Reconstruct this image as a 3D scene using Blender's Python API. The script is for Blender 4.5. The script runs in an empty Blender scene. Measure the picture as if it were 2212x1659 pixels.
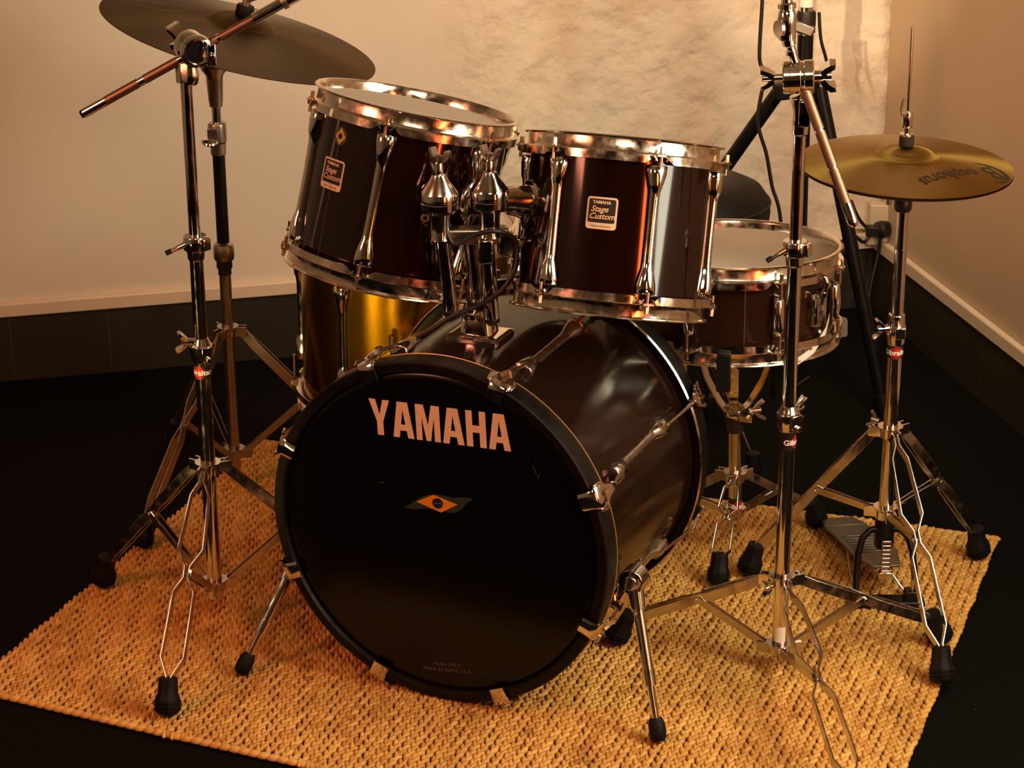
import bpy, bmesh, math, random
import numpy as np
from mathutils import Vector, Matrix

random.seed(7)
rng = np.random.default_rng(11)
PI = math.pi
sc = bpy.context.scene
COL = sc.collection
V3 = lambda *a: Vector(a)
def vec(p): return p if isinstance(p, Vector) else Vector(p)

# ------------------------------------------------------------------ materials
def new_mat(name):
    m = bpy.data.materials.new(name); m.use_nodes = True
    nt = m.node_tree
    return m, nt, nt.nodes['Principled BSDF']

def simple(name, col, rough=.5, metal=0., coat=0., spec=.5, ior=1.45, noise=None, bump=None, sheen=0., aniso=0.):
    """principled material; noise=(scale, amount) varies the colour, bump=(scale, strength, distance)"""
    m, nt, b = new_mat(name)
    L = nt.links
    b.inputs['Base Color'].default_value = (*col, 1)
    b.inputs['Roughness'].default_value = rough
    b.inputs['Metallic'].default_value = metal
    b.inputs['Coat Weight'].default_value = coat
    b.inputs['Coat Roughness'].default_value = .06
    b.inputs['Specular IOR Level'].default_value = spec
    b.inputs['IOR'].default_value = ior
    b.inputs['Sheen Weight'].default_value = sheen
    b.inputs['Anisotropic'].default_value = aniso
    tc = nt.nodes.new('ShaderNodeTexCoord')
    if noise:
        n = nt.nodes.new('ShaderNodeTexNoise'); n.inputs['Scale'].default_value = noise[0]; n.inputs['Detail'].default_value = 4
        L.new(tc.outputs['Object'], n.inputs['Vector'])
        mx = nt.nodes.new('ShaderNodeMix'); mx.data_type = 'RGBA'
        a = noise[1]
        mx.inputs['A'].default_value = (*[c * (1 - a) for c in col], 1)
        mx.inputs['B'].default_value = (*[min(1, c * (1 + a)) for c in col], 1)
        L.new(n.outputs['Fac'], mx.inputs['Factor']); L.new(mx.outputs['Result'], b.inputs['Base Color'])
    if bump:
        n = nt.nodes.new('ShaderNodeTexNoise'); n.inputs['Scale'].default_value = bump[0]; n.inputs['Detail'].default_value = 5
        L.new(tc.outputs['Object'], n.inputs['Vector'])
        bp = nt.nodes.new('ShaderNodeBump'); bp.inputs['Strength'].default_value = bump[1]; bp.inputs['Distance'].default_value = bump[2]
        L.new(n.outputs['Fac'], bp.inputs['Height']); L.new(bp.outputs['Normal'], b.inputs['Normal'])
    return m

def rough_noise(m, scale, lo, hi):
    nt = m.node_tree; b = nt.nodes['Principled BSDF']
    tc = nt.nodes.new('ShaderNodeTexCoord'); n = nt.nodes.new('ShaderNodeTexNoise'); n.inputs['Scale'].default_value = scale
    n.inputs['Detail'].default_value = 5
    mr = nt.nodes.new('ShaderNodeMapRange'); mr.inputs['To Min'].default_value = lo; mr.inputs['To Max'].default_value = hi
    mr.inputs['From Min'].default_value = .35; mr.inputs['From Max'].default_value = .7
    nt.links.new(tc.outputs['Object'], n.inputs['Vector']); nt.links.new(n.outputs['Fac'], mr.inputs['Value'])
    nt.links.new(mr.outputs['Result'], b.inputs['Roughness'])
    return m

M = {}
M['chrome'] = rough_noise(simple('chrome', (.80, .76, .70), .08, 1.), 40, .05, .16)
M['chrome_hoop'] = rough_noise(simple('pitted_chrome', (.78, .70, .60), .12, 1., bump=(90, .12, .0006)), 60, .08, .30)
M['steel'] = rough_noise(simple('leg_steel', (.60, .55, .48), .2, 1.), 60, .14, .34)
M['dull_steel'] = simple('dull_steel', (.42, .38, .33), .32, 1., noise=(50, .25))
M['rod'] = simple('tarnished_rod', (.50, .36, .22), .3, 1., noise=(120, .3))
M['knurl'] = simple('knurled_tube', (.24, .155, .10), .42, 1., noise=(500, .35), bump=(900, .5, .0006))
M['rubber'] = simple('black_rubber', (.0035, .003, .0028), .6, spec=.25, bump=(160, .3, .001))
M['black_metal'] = rough_noise(simple('black_painted_tube', (.004, .004, .004), .4, 0., spec=.3), 30, .3, .5)
M['black_plastic'] = simple('black_plastic', (.010, .009, .008), .45)
M['head_black'] = simple('black_film_head', (.0025, .0022, .002), .22, spec=.35)
M['head_white'] = simple('coated_drum_head', (.58, .50, .41), .7, noise=(14, .07))
M['lacquer'] = simple('cherry_black_lacquer', (.0070, .0011, .0008), .10, 0., coat=0., ior=1.58)
M['lacquer_bass'] = rough_noise(simple('brown_black_lacquer', (.012, .005, .003), .14, 0., coat=0., ior=1.42, noise=(5, .35)), 8, .10, .22)
M['hoop_wood'] = rough_noise(simple('dark_lacquered_hoop', (.0025, .0014, .0011), .45, spec=.3), 50, .4, .6)
M['gold_line'] = simple('gold_tone', (.62, .42, .14), .35, .6)
M['amber'] = simple('amber_sparkle_wrap', (.42, .22, .008), .22, 1., coat=.15, noise=(420, .5))
M['snare_shell'] = simple('dark_walnut_lacquer', (.020, .007, .003), .12, coat=.1, ior=1.45, noise=(9, .3))
M['cream'] = simple('cream_print', (.78, .58, .38), .5)
M['cream_paper'] = simple('cream_badge_foil', (.70, .56, .36), .4)
M['badge_dark'] = simple('badge_black', (.015, .011, .007), .4)
M['gold_flag'] = simple('orange_flag_print', (.72, .27, .015), .55)
M['flag_yellow'] = simple('yellow_sticker_print', (.50, .36, .06), .5)
M['flag_green'] = simple('dark_green_print', (.020, .034, .020), .55)
M['flag_green_light'] = simple('sticker_green', (.035, .05, .02), .5)
M['flag_blue'] = simple('navy_print', (.010, .012, .018), .5)
M['grey_print'] = simple('grey_print', (.11, .095, .085), .5)
M['red_print'] = simple('red_print', (.55, .020, .015), .45)
M['white_print'] = simple('white_print', (.80, .74, .66), .45)
M['ink'] = simple('black_ink', (.018, .012, .006), .45)
M['ink_faint'] = simple('faded_ink', (.075, .035, .015), .5)
M['vinyl'] = simple('dark_vinyl_seat', (.008, .0065, .005), .5, spec=.25, bump=(120, .25, .001))
M['cable'] = simple('black_cable', (.010, .009, .008), .4)
M['felt'] = simple('grey_felt', (.016, .011, .006), .95, bump=(300, .5, .001))
M['pedal'] = simple('grey_pedal_plate', (.16, .145, .12), .4, .8, bump=(80, .2, .001))
M['socket'] = simple('aged_white_plastic', (.72, .64, .46), .4, noise=(6, .06))
M['lens'] = simple('tan_socket_face', (.62, .52, .36), .3)
M['pale'] = simple('pale_plastic', (.30, .26, .20), .5)
M['yellow'] = simple('yellow_plastic', (.75, .42, .02), .4)

def cymbal_mat(name, col, rough):
    m, nt, b = new_mat(name); L = nt.links
    b.inputs['Metallic'].default_value = 1.; b.inputs['Roughness'].default_value = rough
    tc = nt.nodes.new('ShaderNodeTexCoord'); sep = nt.nodes.new('ShaderNodeVectorMath'); sep.operation = 'MULTIPLY'
    sep.inputs[1].default_value = (1, 1, 0); L.new(tc.outputs['Object'], sep.inputs[0])
    ln = nt.nodes.new('ShaderNodeVectorMath'); ln.operation = 'LENGTH'; L.new(sep.outputs['Vector'], ln.inputs[0])
    ml = nt.nodes.new('ShaderNodeMath'); ml.operation = 'MULTIPLY'; ml.inputs[1].default_value = 2600; L.new(ln.outputs['Value'], ml.inputs[0])
    sn = nt.nodes.new('ShaderNodeMath'); sn.operation = 'SINE'; L.new(ml.outputs['Value'], sn.inputs[0])
    n1 = nt.nodes.new('ShaderNodeTexNoise'); n1.noise_dimensions = '1D'; n1.inputs['Scale'].default_value = 330; n1.inputs['Detail'].default_value = 3
    L.new(ln.outputs['Value'], n1.inputs['W'])
    ad = nt.nodes.new('ShaderNodeMath'); ad.operation = 'ADD'; L.new(sn.outputs['Value'], ad.inputs[0]); L.new(n1.outputs['Fac'], ad.inputs[1])
    bp = nt.nodes.new('ShaderNodeBump'); bp.inputs['Strength'].default_value = .16; bp.inputs['Distance'].default_value = .0006
    L.new(ad.outputs['Value'], bp.inputs['Height']); L.new(bp.outputs['Normal'], b.inputs['Normal'])
    tg = nt.nodes.new('ShaderNodeTangent'); tg.direction_type = 'RADIAL'; tg.axis = 'Z'; L.new(tg.outputs['Tangent'], b.inputs['Tangent']); b.inputs['Anisotropic'].default_value = .92
    n2 = nt.nodes.new('ShaderNodeTexNoise'); n2.inputs['Scale'].default_value = 9; n2.inputs['Detail'].default_value = 5; L.new(tc.outputs['Object'], n2.inputs['Vector'])
    cr = nt.nodes.new('ShaderNodeMix'); cr.data_type = 'RGBA'
    cr.inputs['A'].default_value = (*[c * .72 for c in col], 1); cr.inputs['B'].default_value = (*[min(1, c * 1.2) for c in col], 1)
    L.new(n2.outputs['Fac'], cr.inputs['Factor']); L.new(cr.outputs['Result'], b.inputs['Base Color'])
    return m
M['brass'] = cymbal_mat('hi_hat_bronze', (.38, .24, .055), .38)
M['brass_dark'] = cymbal_mat('aged_ride_bronze', (.085, .046, .012), .40)

# walls -------------------------------------------------------------
def wall_mat(name, col, plaster):
    m, nt, b = new_mat(name); L = nt.links
    b.inputs['Roughness'].default_value = .85; b.inputs['Specular IOR Level'].default_value = .2
    tc = nt.nodes.new('ShaderNodeTexCoord')
    def noise(scale, detail=5, rough=.55):
        n = nt.nodes.new('ShaderNodeTexNoise'); n.inputs['Scale'].default_value = scale; n.inputs['Detail'].default_value = detail
        n.inputs['Roughness'].default_value = rough; L.new(tc.outputs['Object'], n.inputs['Vector']); return n
    if plaster:
        # rough old plaster fades in along the wall (object x), smooth paint on the left
        sx = nt.nodes.new('ShaderNodeSeparateXYZ'); L.new(tc.outputs['Object'], sx.inputs[0])
        nz = noise(5)
        ad = nt.nodes.new('ShaderNodeMath'); ad.operation = 'MULTIPLY_ADD'; ad.inputs[1].default_value = .22; L.new(nz.outputs['Fac'], ad.inputs[0]); L.new(sx.outputs['X'], ad.inputs[2])
        mask = nt.nodes.new('ShaderNodeMapRange'); mask.interpolation_type = 'SMOOTHSTEP'
        mask.inputs['From Min'].default_value = -.02; mask.inputs['From Max'].default_value = .20; L.new(ad.outputs['Value'], mask.inputs['Value'])
        n1 = noise(6, 6, .5); n2 = noise(24, 4, .5)
        vo = nt.nodes.new('ShaderNodeTexVoronoi'); vo.feature = 'SMOOTH_F1'; vo.inputs['Scale'].default_value = 17
        wv = nt.nodes.new('ShaderNodeVectorMath'); wv.operation = 'MULTIPLY_ADD'; wv.inputs[1].default_value = (.12, .12, .12)
        nn = noise(9); L.new(nn.outputs['Color'], wv.inputs[0]); L.new(tc.outputs['Object'], wv.inputs[2]); L.new(wv.outputs['Vector'], vo.inputs['Vector'])
        h1 = nt.nodes.new('ShaderNodeMath'); h1.operation = 'MULTIPLY_ADD'; h1.inputs[1].default_value = .18; L.new(n2.outputs['Fac'], h1.inputs[0]); L.new(n1.outputs['Fac'], h1.inputs[2])
        h2 = nt.nodes.new('ShaderNodeMath'); h2.operation = 'MULTIPLY_ADD'; h2.inputs[1].default_value = .5; L.new(vo.outputs['Distance'], h2.inputs[0]); L.new(h1.outputs['Value'], h2.inputs[2])
        h3 = nt.nodes.new('ShaderNodeMath'); h3.operation = 'MULTIPLY'; L.new(h2.outputs['Value'], h3.inputs[0]); L.new(mask.outputs['Result'], h3.inputs[1])
        bp = nt.nodes.new('ShaderNodeBump'); bp.inputs['Strength'].default_value = .62; bp.inputs['Distance'].default_value = .030
        L.new(h3.outputs['Value'], bp.inputs['Height']); L.new(bp.outputs['Normal'], b.inputs['Normal'])
        st = noise(3.2, 6, .6)
        sr = nt.nodes.new('ShaderNodeMapRange'); sr.inputs['From Min'].default_value = .50; sr.inputs['From Max'].default_value = .75; L.new(st.outputs['Fac'], sr.inputs['Value'])
        sm = nt.nodes.new('ShaderNodeMath'); sm.operation = 'MULTIPLY'; L.new(sr.outputs['Result'], sm.inputs[0]); L.new(mask.outputs['Result'], sm.inputs[1])
        mx = nt.nodes.new('ShaderNodeMix'); mx.data_type = 'RGBA'; mx.inputs['A'].default_value = (*col, 1); mx.inputs['B'].default_value = (.58, .44, .29, 1)
        L.new(sm.outputs['Value'], mx.inputs['Factor']); L.new(mx.outputs['Result'], b.inputs['Base Color'])
    else:
        n1 = noise(4); mx = nt.nodes.new('ShaderNodeMix'); mx.data_type = 'RGBA'
        mx.inputs['A'].default_value = (*[c * .95 for c in col], 1); mx.inputs['B'].default_value = (*[c * 1.04 for c in col], 1)
        L.new(n1.outputs['Fac'], mx.inputs['Factor']); L.new(mx.outputs['Result'], b.inputs['Base Color'])
        n2 = noise(120); bp = nt.nodes.new('ShaderNodeBump'); bp.inputs['Strength'].default_value = .12; bp.inputs['Distance'].default_value = .001
        L.new(n2.outputs['Fac'], bp.inputs['Height']); L.new(bp.outputs['Normal'], b.inputs['Normal'])
    return m
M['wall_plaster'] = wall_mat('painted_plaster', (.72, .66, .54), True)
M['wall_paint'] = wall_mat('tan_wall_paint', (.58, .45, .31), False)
M['ledge'] = simple('painted_ledge', (.74, .62, .46), .6, noise=(12, .06))

def tile_mat(name):
    m, nt, b = new_mat(name); L = nt.links
    tc = nt.nodes.new('ShaderNodeTexCoord'); sx = nt.nodes.new('ShaderNodeSeparateXYZ'); L.new(tc.outputs['Object'], sx.inputs[0])
    dv = nt.nodes.new('ShaderNodeMath'); dv.operation = 'DIVIDE'; dv.inputs[1].default_value = .215; L.new(sx.outputs['X'], dv.inputs[0])
    fr = nt.nodes.new('ShaderNodeMath'); fr.operation = 'FRACT'; L.new(dv.outputs['Value'], fr.inputs[0])
    lt = nt.nodes.new('ShaderNodeMath'); lt.operation = 'LESS_THAN'; lt.inputs[1].default_value = .015; L.new(fr.outputs['Value'], lt.inputs[0])
    n = nt.nodes.new('ShaderNodeTexNoise'); n.inputs['Scale'].default_value = 9; n.inputs['Detail'].default_value = 5; L.new(tc.outputs['Object'], n.inputs['Vector'])
    mx = nt.nodes.new('ShaderNodeMix'); mx.data_type = 'RGBA'; mx.inputs['A'].default_value = (.020, .017, .011, 1); mx.inputs['B'].default_value = (.040, .035, .022, 1)
    L.new(n.outputs['Fac'], mx.inputs['Factor'])
    m2 = nt.nodes.new('ShaderNodeMix'); m2.data_type = 'RGBA'; m2.inputs['B'].default_value = (.055, .042, .028, 1)
    L.new(mx.outputs['Result'], m2.inputs['A']); L.new(lt.outputs['Value'], m2.inputs['Factor']); L.new(m2.outputs['Result'], b.inputs['Base Color'])
    b.inputs['Roughness'].default_value = .42
    return m
M['tile'] = tile_mat('dark_skirting_tile')

def carpet_mat():
    m, nt, b = new_mat('black_carpet'); L = nt.links
    tc = nt.nodes.new('ShaderNodeTexCoord')
    n = nt.nodes.new('ShaderNodeTexNoise'); n.inputs['Scale'].default_value = 260; n.inputs['Detail'].default_value = 3; L.new(tc.outputs['Object'], n.inputs['Vector'])
    wv = nt.nodes.new('ShaderNodeTexWave'); wv.inputs['Scale'].default_value = 60; wv.inputs['Distortion'].default_value = 2; wv.bands_direction = 'DIAGONAL'; L.new(tc.outputs['Object'], wv.inputs['Vector'])
    mm = nt.nodes.new('ShaderNodeMath'); mm.operation = 'MULTIPLY_ADD'; mm.inputs[1].default_value = .4; L.new(wv.outputs['Fac'], mm.inputs[0]); L.new(n.outputs['Fac'], mm.inputs[2])
    cr = nt.nodes.new('ShaderNodeValToRGB'); cr.color_ramp.elements[0].color = (.0008, .0007, .0006, 1); cr.color_ramp.elements[1].color = (.0045, .0040, .0034, 1)
    cr.color_ramp.elements[0].position = .35; cr.color_ramp.elements[1].position = .95
    L.new(mm.outputs['Value'], cr.inputs['Fac'])
    # a little pale lint
    vo = nt.nodes.new('ShaderNodeTexVoronoi'); vo.inputs['Scale'].default_value = 16; L.new(tc.outputs['Object'], vo.inputs['Vector'])
    lt = nt.nodes.new('ShaderNodeMath'); lt.operation = 'LESS_THAN'; lt.inputs[1].default_value = .028; L.new(vo.outputs['Distance'], lt.inputs[0])
    mx = nt.nodes.new('ShaderNodeMix'); mx.data_type = 'RGBA'; mx.inputs['B'].default_value = (.05, .045, .04, 1)
    L.new(cr.outputs['Color'], mx.inputs['A']); L.new(lt.outputs['Value'], mx.inputs['Factor']); L.new(mx.outputs['Result'], b.inputs['Base Color'])
    b.inputs['Roughness'].default_value = .95; b.inputs['Specular IOR Level'].default_value = .08
    bp = nt.nodes.new('ShaderNodeBump'); bp.inputs['Strength'].default_value = .5; bp.inputs['Distance'].default_value = .002
    L.new(mm.outputs['Value'], bp.inputs['Height']); L.new(bp.outputs['Normal'], b.inputs['Normal'])
    return m
M['carpet'] = carpet_mat()

def jute_mat():
    m, nt, b = new_mat('braided_jute'); L = nt.links
    at = nt.nodes.new('ShaderNodeAttribute'); at.attribute_name = 'tint'
    tc = nt.nodes.new('ShaderNodeTexCoord')
    n = nt.nodes.new('ShaderNodeTexNoise'); n.inputs['Scale'].default_value = 7; n.inputs['Detail'].default_value = 3; L.new(tc.outputs['Object'], n.inputs['Vector'])
    n2 = nt.nodes.new('ShaderNodeTexNoise'); n2.inputs['Scale'].default_value = 420; n2.inputs['Detail'].default_value = 3; L.new(tc.outputs['Object'], n2.inputs['Vector'])
    a1 = nt.nodes.new('ShaderNodeMath'); a1.operation = 'MULTIPLY_ADD'; a1.inputs[1].default_value = .55; L.new(n.outputs['Fac'], a1.inputs[0]); L.new(at.outputs['Fac'], a1.inputs[2])
    a2 = nt.nodes.new('ShaderNodeMath'); a2.operation = 'MULTIPLY_ADD'; a2.inputs[1].default_value = .25; L.new(n2.outputs['Fac'], a2.inputs[0]); L.new(a1.outputs['Value'], a2.inputs[2])
    cr = nt.nodes.new('ShaderNodeValToRGB'); e = cr.color_ramp.elements
    e[0].position = .18; e[0].color = (.06, .017, .003, 1); e[1].position = 1.25 if False else 1.0; e[1].color = (.76, .46, .125, 1)
    k = e.new(.55); k.color = (.48, .225, .045, 1)
    L.new(a2.outputs['Value'], cr.inputs['Fac']); L.new(cr.outputs['Color'], b.inputs['Base Color'])
    b.inputs['Roughness'].default_value = .75; b.inputs['Specular IOR Level'].default_value = .25
    bp = nt.nodes.new('ShaderNodeBump'); bp.inputs['Strength'].default_value = .5; bp.inputs['Distance'].default_value = .0012
    L.new(n2.outputs['Fac'], bp.inputs['Height']); L.new(bp.outputs['Normal'], b.inputs['Normal'])
    return m
M['jute'] = jute_mat()

# ------------------------------------------------------------------ mesh builder
def frame(n):
    n = vec(n).normalized()
    u = V3(0, 0, 1).cross(n)
    if u.length < 1e-4: u = V3(1, 0, 0)
    u.normalize(); return u, n.cross(u), n

class MB:
    def __init__(s): s.v = []; s.f = []
    def add(s, vs, fs):
        o = len(s.v); s.v += [tuple(p) for p in vs]; s.f += [tuple(i + o for i in f) for f in fs]; return s
    def loft(s, secs, caps=True, closed=False):
        n = len(secs[0]); o = len(s.v); s.v += [tuple(p) for q in secs for p in q]
        k = len(secs)
        for i in range(k if closed else k - 1):
            a = o + i * n; b = o + ((i + 1) % k) * n
            for j in range(n):
                s.f.append((a + j, a + (j + 1) % n, b + (j + 1) % n, b + j))
        if caps and not closed:
            s.f.append(tuple(o + j for j in range(n))[::-1]); s.f.append(tuple(o + (k - 1) * n + j for j in range(n)))
        return s
    def ring(s, c, u, v, r, n, r2=None):
        r2 = r if r2 is None else r2
        return [c + u * (r * math.cos(2 * PI * i / n)) + v * (r2 * math.sin(2 * PI * i / n)) for i in range(n)]
    def tube(s, p0, p1, r0, r1=None, n=18):
        p0, p1 = vec(p0), vec(p1); u, v, w = frame(p1 - p0); r1 = r0 if r1 is None else r1
        return s.loft([s.ring(p0, u, v, r0, n), s.ring(p1, u, v, r1, n)])
    def path(s, pts, r, n=8, closed=False):
        pts = [vec(p) for p in pts]; secs = []; k = len(pts); u = None
        for i, p in enumerate(pts):
            a = pts[(i - 1) % k] if closed else pts[max(i - 1, 0)]
            b = pts[(i + 1) % k] if closed else pts[min(i + 1, k - 1)]
            d = (b - a).normalized()
            if u is None: u = frame(d)[0]
            u = (u - d * u.dot(d)).normalized(); v = d.cross(u)
            rr = r[i] if isinstance(r, (list, tuple)) else r
            secs.append(s.ring(p, u, v, rr, n))
        return s.loft(secs, closed=closed)
    def lathe(s, prof, o, axis, n=64, ring=False, ref=None):
        """prof: (radius, height) pairs along axis; ring: closed profile loop"""
        o = vec(o); u, v, w = frame(axis)
        if ref is not None:
            u = vec(ref) - w * vec(ref).dot(w); u.normalize(); v = w.cross(u)
        secs = []
        for i in range(n):
            a = 2 * PI * i / n; d = u * math.cos(a) + v * math.sin(a)
            secs.append([o + d * r + w * h for r, h in prof])
        base = len(s.v); m = len(prof); s.v += [tuple(p) for q in secs for p in q]
        for i in range(n):
            a = base + i * m; b = base + ((i + 1) % n) * m
            for j in range(m if ring else m - 1):
                k = (j + 1) % m
                if prof[j][0] < 1e-7 and prof[k][0] < 1e-7: continue
                if prof[j][0] < 1e-7: s.f.append((a + j, b + k, a + k))
                elif prof[k][0] < 1e-7: s.f.append((a + j, b + j, a + k))
                else: s.f.append((a + j, b + j, b + k, a + k))
        return s
    def box(s, c, ax, h):
        c = vec(c); x, y, z = [vec(a) * k for a, k in zip(ax, h)]
        vs = [c + x * i + y * j + z * k for i in (-1, 1) for j in (-1, 1) for k in (-1, 1)]
        return s.add(vs, [(0, 1, 3, 2), (4, 6, 7, 5), (0, 4, 5, 1), (2, 3, 7, 6), (0, 2, 6, 4), (1, 5, 7, 3)])
    def strip(s, pts, wd, td, w, t):
        """flat bar: pts centre line, wd width directions, td thickness directions"""
        secs = []
        for i, p in enumerate(pts):
            W = (wd[i] if isinstance(wd, list) else wd) * ((w[i] if isinstance(w, list) else w) / 2)
            T = (td[i] if isinstance(td, list) else td) * (t / 2); p = vec(p)
            secs.append([p - W - T, p + W - T, p + W + T, p - W + T])
        return s.loft(secs)
    def poly(s, pts, thick=None, nrm=None):
        o = len(s.v); n = len(pts); s.v += [tuple(p) for p in pts]; s.f.append(tuple(o + i for i in range(n)))
        return s
    def build(s, name, mat, parent=None, angle=38, bevel=0, seg=2, recalc=True):
        me = bpy.data.meshes.new(name); me.from_pydata(s.v, [], s.f); me.update()
        if recalc:
            bm = bmesh.new(); bm.from_mesh(me); bmesh.ops.remove_doubles(bm, verts=bm.verts, dist=1e-7)
            bmesh.ops.recalc_face_normals(bm, faces=bm.faces); bm.to_mesh(me); bm.free()
        me.shade_smooth(); me.set_sharp_from_angle(angle=math.radians(angle))
        me.materials.append(mat)
        o = bpy.data.objects.new(name, me); COL.objects.link(o)
        attach(o, parent)
        if bevel:
            b = o.modifiers.new('bevel', 'BEVEL'); b.width = bevel; b.segments = seg; b.limit_method = 'ANGLE'; b.angle_limit = math.radians(40)
            b.harden_normals = False
        return o

ROOTS = {}
def attach(o, parent):
    if parent is None: return
    o.parent = parent
    if parent.name in ROOTS: o.matrix_parent_inverse = Matrix.Translation(-ROOTS[parent.name])

def tag(o, label, cat, group=None):
    o['label'] = label; o['category'] = cat
    if group: o['group'] = group
    return o
def thing(name, label, cat, loc, group=None):
    o = bpy.data.objects.new(name, None); COL.objects.link(o); o.location = loc; o.empty_display_size = .05
    ROOTS[o.name] = Vector(loc); return tag(o, label, cat, group)
def struct(o): o['kind'] = 'structure'; return o

def text_polys(body, size, shear=0., offset=0., spacing=1.):
    """flat triangles of a line of lettering, centred on the origin"""
    c = bpy.data.curves.new('lettering', 'FONT'); c.body = body; c.size = size; c.shear = shear; c.offset = offset
    c.align_x = 'CENTER'; c.align_y = 'CENTER'; c.resolution_u = 3; c.space_character = spacing; c.space_line = .9
    o = bpy.data.objects.new('lettering', c); COL.objects.link(o)
    dg = bpy.context.evaluated_depsgraph_get(); me = bpy.data.meshes.new_from_object(o.evaluated_get(dg))
    vs = [tuple(v.co) for v in me.vertices]; fs = [tuple(p.vertices) for p in me.polygons]
    bpy.data.objects.remove(o); bpy.data.curves.remove(c); bpy.data.meshes.remove(me)
    return vs, fs
def map_text(mb, tp, fn):
    vs, fs = tp; return mb.add([fn(x, y) for x, y, z in vs], fs)

# ------------------------------------------------------------------ camera
cam = bpy.data.cameras.new('camera'); co = bpy.data.objects.new('camera', cam); COL.objects.link(co)
F, PITCH, ROLL, HC = 4999.8, .366912, .0060937, 1.83938
fw = V3(0, math.cos(PITCH), -math.sin(PITCH)); rt = V3(1, 0, 0); dn = fw.cross(rt)
c_, s_ = math.cos(ROLL), math.sin(ROLL)
R_ = rt * c_ + dn * s_; D_ = -rt * s_ + dn * c_
co.matrix_world = Matrix(((R_.x, -D_.x, -fw.x, 0), (R_.y, -D_.y, -fw.y, 0), (R_.z, -D_.z, -fw.z, HC), (0, 0, 0, 1)))
cam.sensor_fit = 'HORIZONTAL'; cam.sensor_width = 36; cam.lens = F * 36 / 2212; cam.clip_start = .05; cam.clip_end = 60
sc.camera = co

# ------------------------------------------------------------------ room
CORNER = V3(.876, 5.308, 0)
wl = V3(.9731, .2304, 0).normalized()         # along the left/back wall (towards the corner)
wr = V3(.2304, -.9731, 0).normalized()        # along the right wall (from the corner towards us)
nl = V3(.2304, -.9731, 0).normalized()        # into the room from the left wall
nr = V3(-.9731, -.2304, 0).normalized()       # into the room from the right wall
UP = V3(0, 0, 1)
def placed(mb, name, mat, origin, x, **k):
    """mesh in local coordinates, x along the wall, y into the wall, z up"""
    o = mb.build(name, mat, **k); y = UP.cross(x)
    o.matrix_world = Matrix(((x.x, y.x, 0, origin.x), (x.y, y.y, 0, origin.y), (x.z, y.z, 1, origin.z), (0, 0, 0, 1)))
    return o
E3 = (V3(1, 0, 0), V3(0, 1, 0), V3(0, 0, 1))
# floor
fl = MB(); fl.box((0, 2.2, -.05), E3, (3.2, 4.2, .05)); struct(fl.build('floor', M['carpet']))
# left wall runs from far left to the corner: local x=0 at corner-relative -0.97 (plaster starts there)
OL = CORNER - wl * .97
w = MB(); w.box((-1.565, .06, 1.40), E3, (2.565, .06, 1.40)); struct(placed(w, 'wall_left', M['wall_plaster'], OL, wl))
w = MB(); w.box((3.75, .06, 1.40), E3, (3.75, .06, 1.40))
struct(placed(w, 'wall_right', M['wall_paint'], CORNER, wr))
w = MB(); w.box((0, 0, 1.40), E3, (4.0, .06, 1.40)); struct(placed(w, 'wall_front', M['wall_paint'], V3(.9, -2.0, 0), wl * -1))
w = MB(); w.box((0, 0, 1.40), E3, (4.0, .06, 1.40)); struct(placed(w, 'wall_side', M['wall_paint'], V3(-3.0, 1.4, 0), wr * -1))
w = MB(); w.box((0, 2.0, 2.85), E3, (4.5, 5.0, .05)); struct(w.build('ceiling', M['wall_paint']))
rg = MB(); secs = []
for k in range(70):
    z = .20 + k * .036; e1 = .010 * math.sin(k * .9) + .006 * math.sin(k * 2.3 + 1); e2 = .004 * math.sin(k * 1.1)
    secs.append([V3(.895 + e1, .004, z), V3(.902 + e1, -.010, z), V3(.918 + e1 * .6, -.016 + e2, z), V3(.945, -.018 - e2, z), V3(.972, -.016, z), V3(.975, .004, z)])
rg.loft(secs); struct(placed(rg, 'trim_3', M['wall_plaster'], OL, wl, angle=80))
t = MB(); t.box((-1.553, -.006, .075), E3, (2.55, .006, .075)); struct(placed(t, 'baseboard_left', M['tile'], OL, wl))
t = MB(); t.box((3.7, -.006, .075), E3, (3.7, .006, .075)); struct(placed(t, 'baseboard_right', M['tile'], CORNER, wr))
t = MB(); t.box((-1.553, -.009, .1665), E3, (2.55, .009, .0155)); struct(placed(t, 'trim_1', M['ledge'], OL, wl, bevel=.003))
t = MB(); t.box((3.7, -.009, .1665), E3, (3.7, .009, .0155)); struct(placed(t, 'trim_2', M['ledge'], CORNER, wr, bevel=.003))

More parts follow.
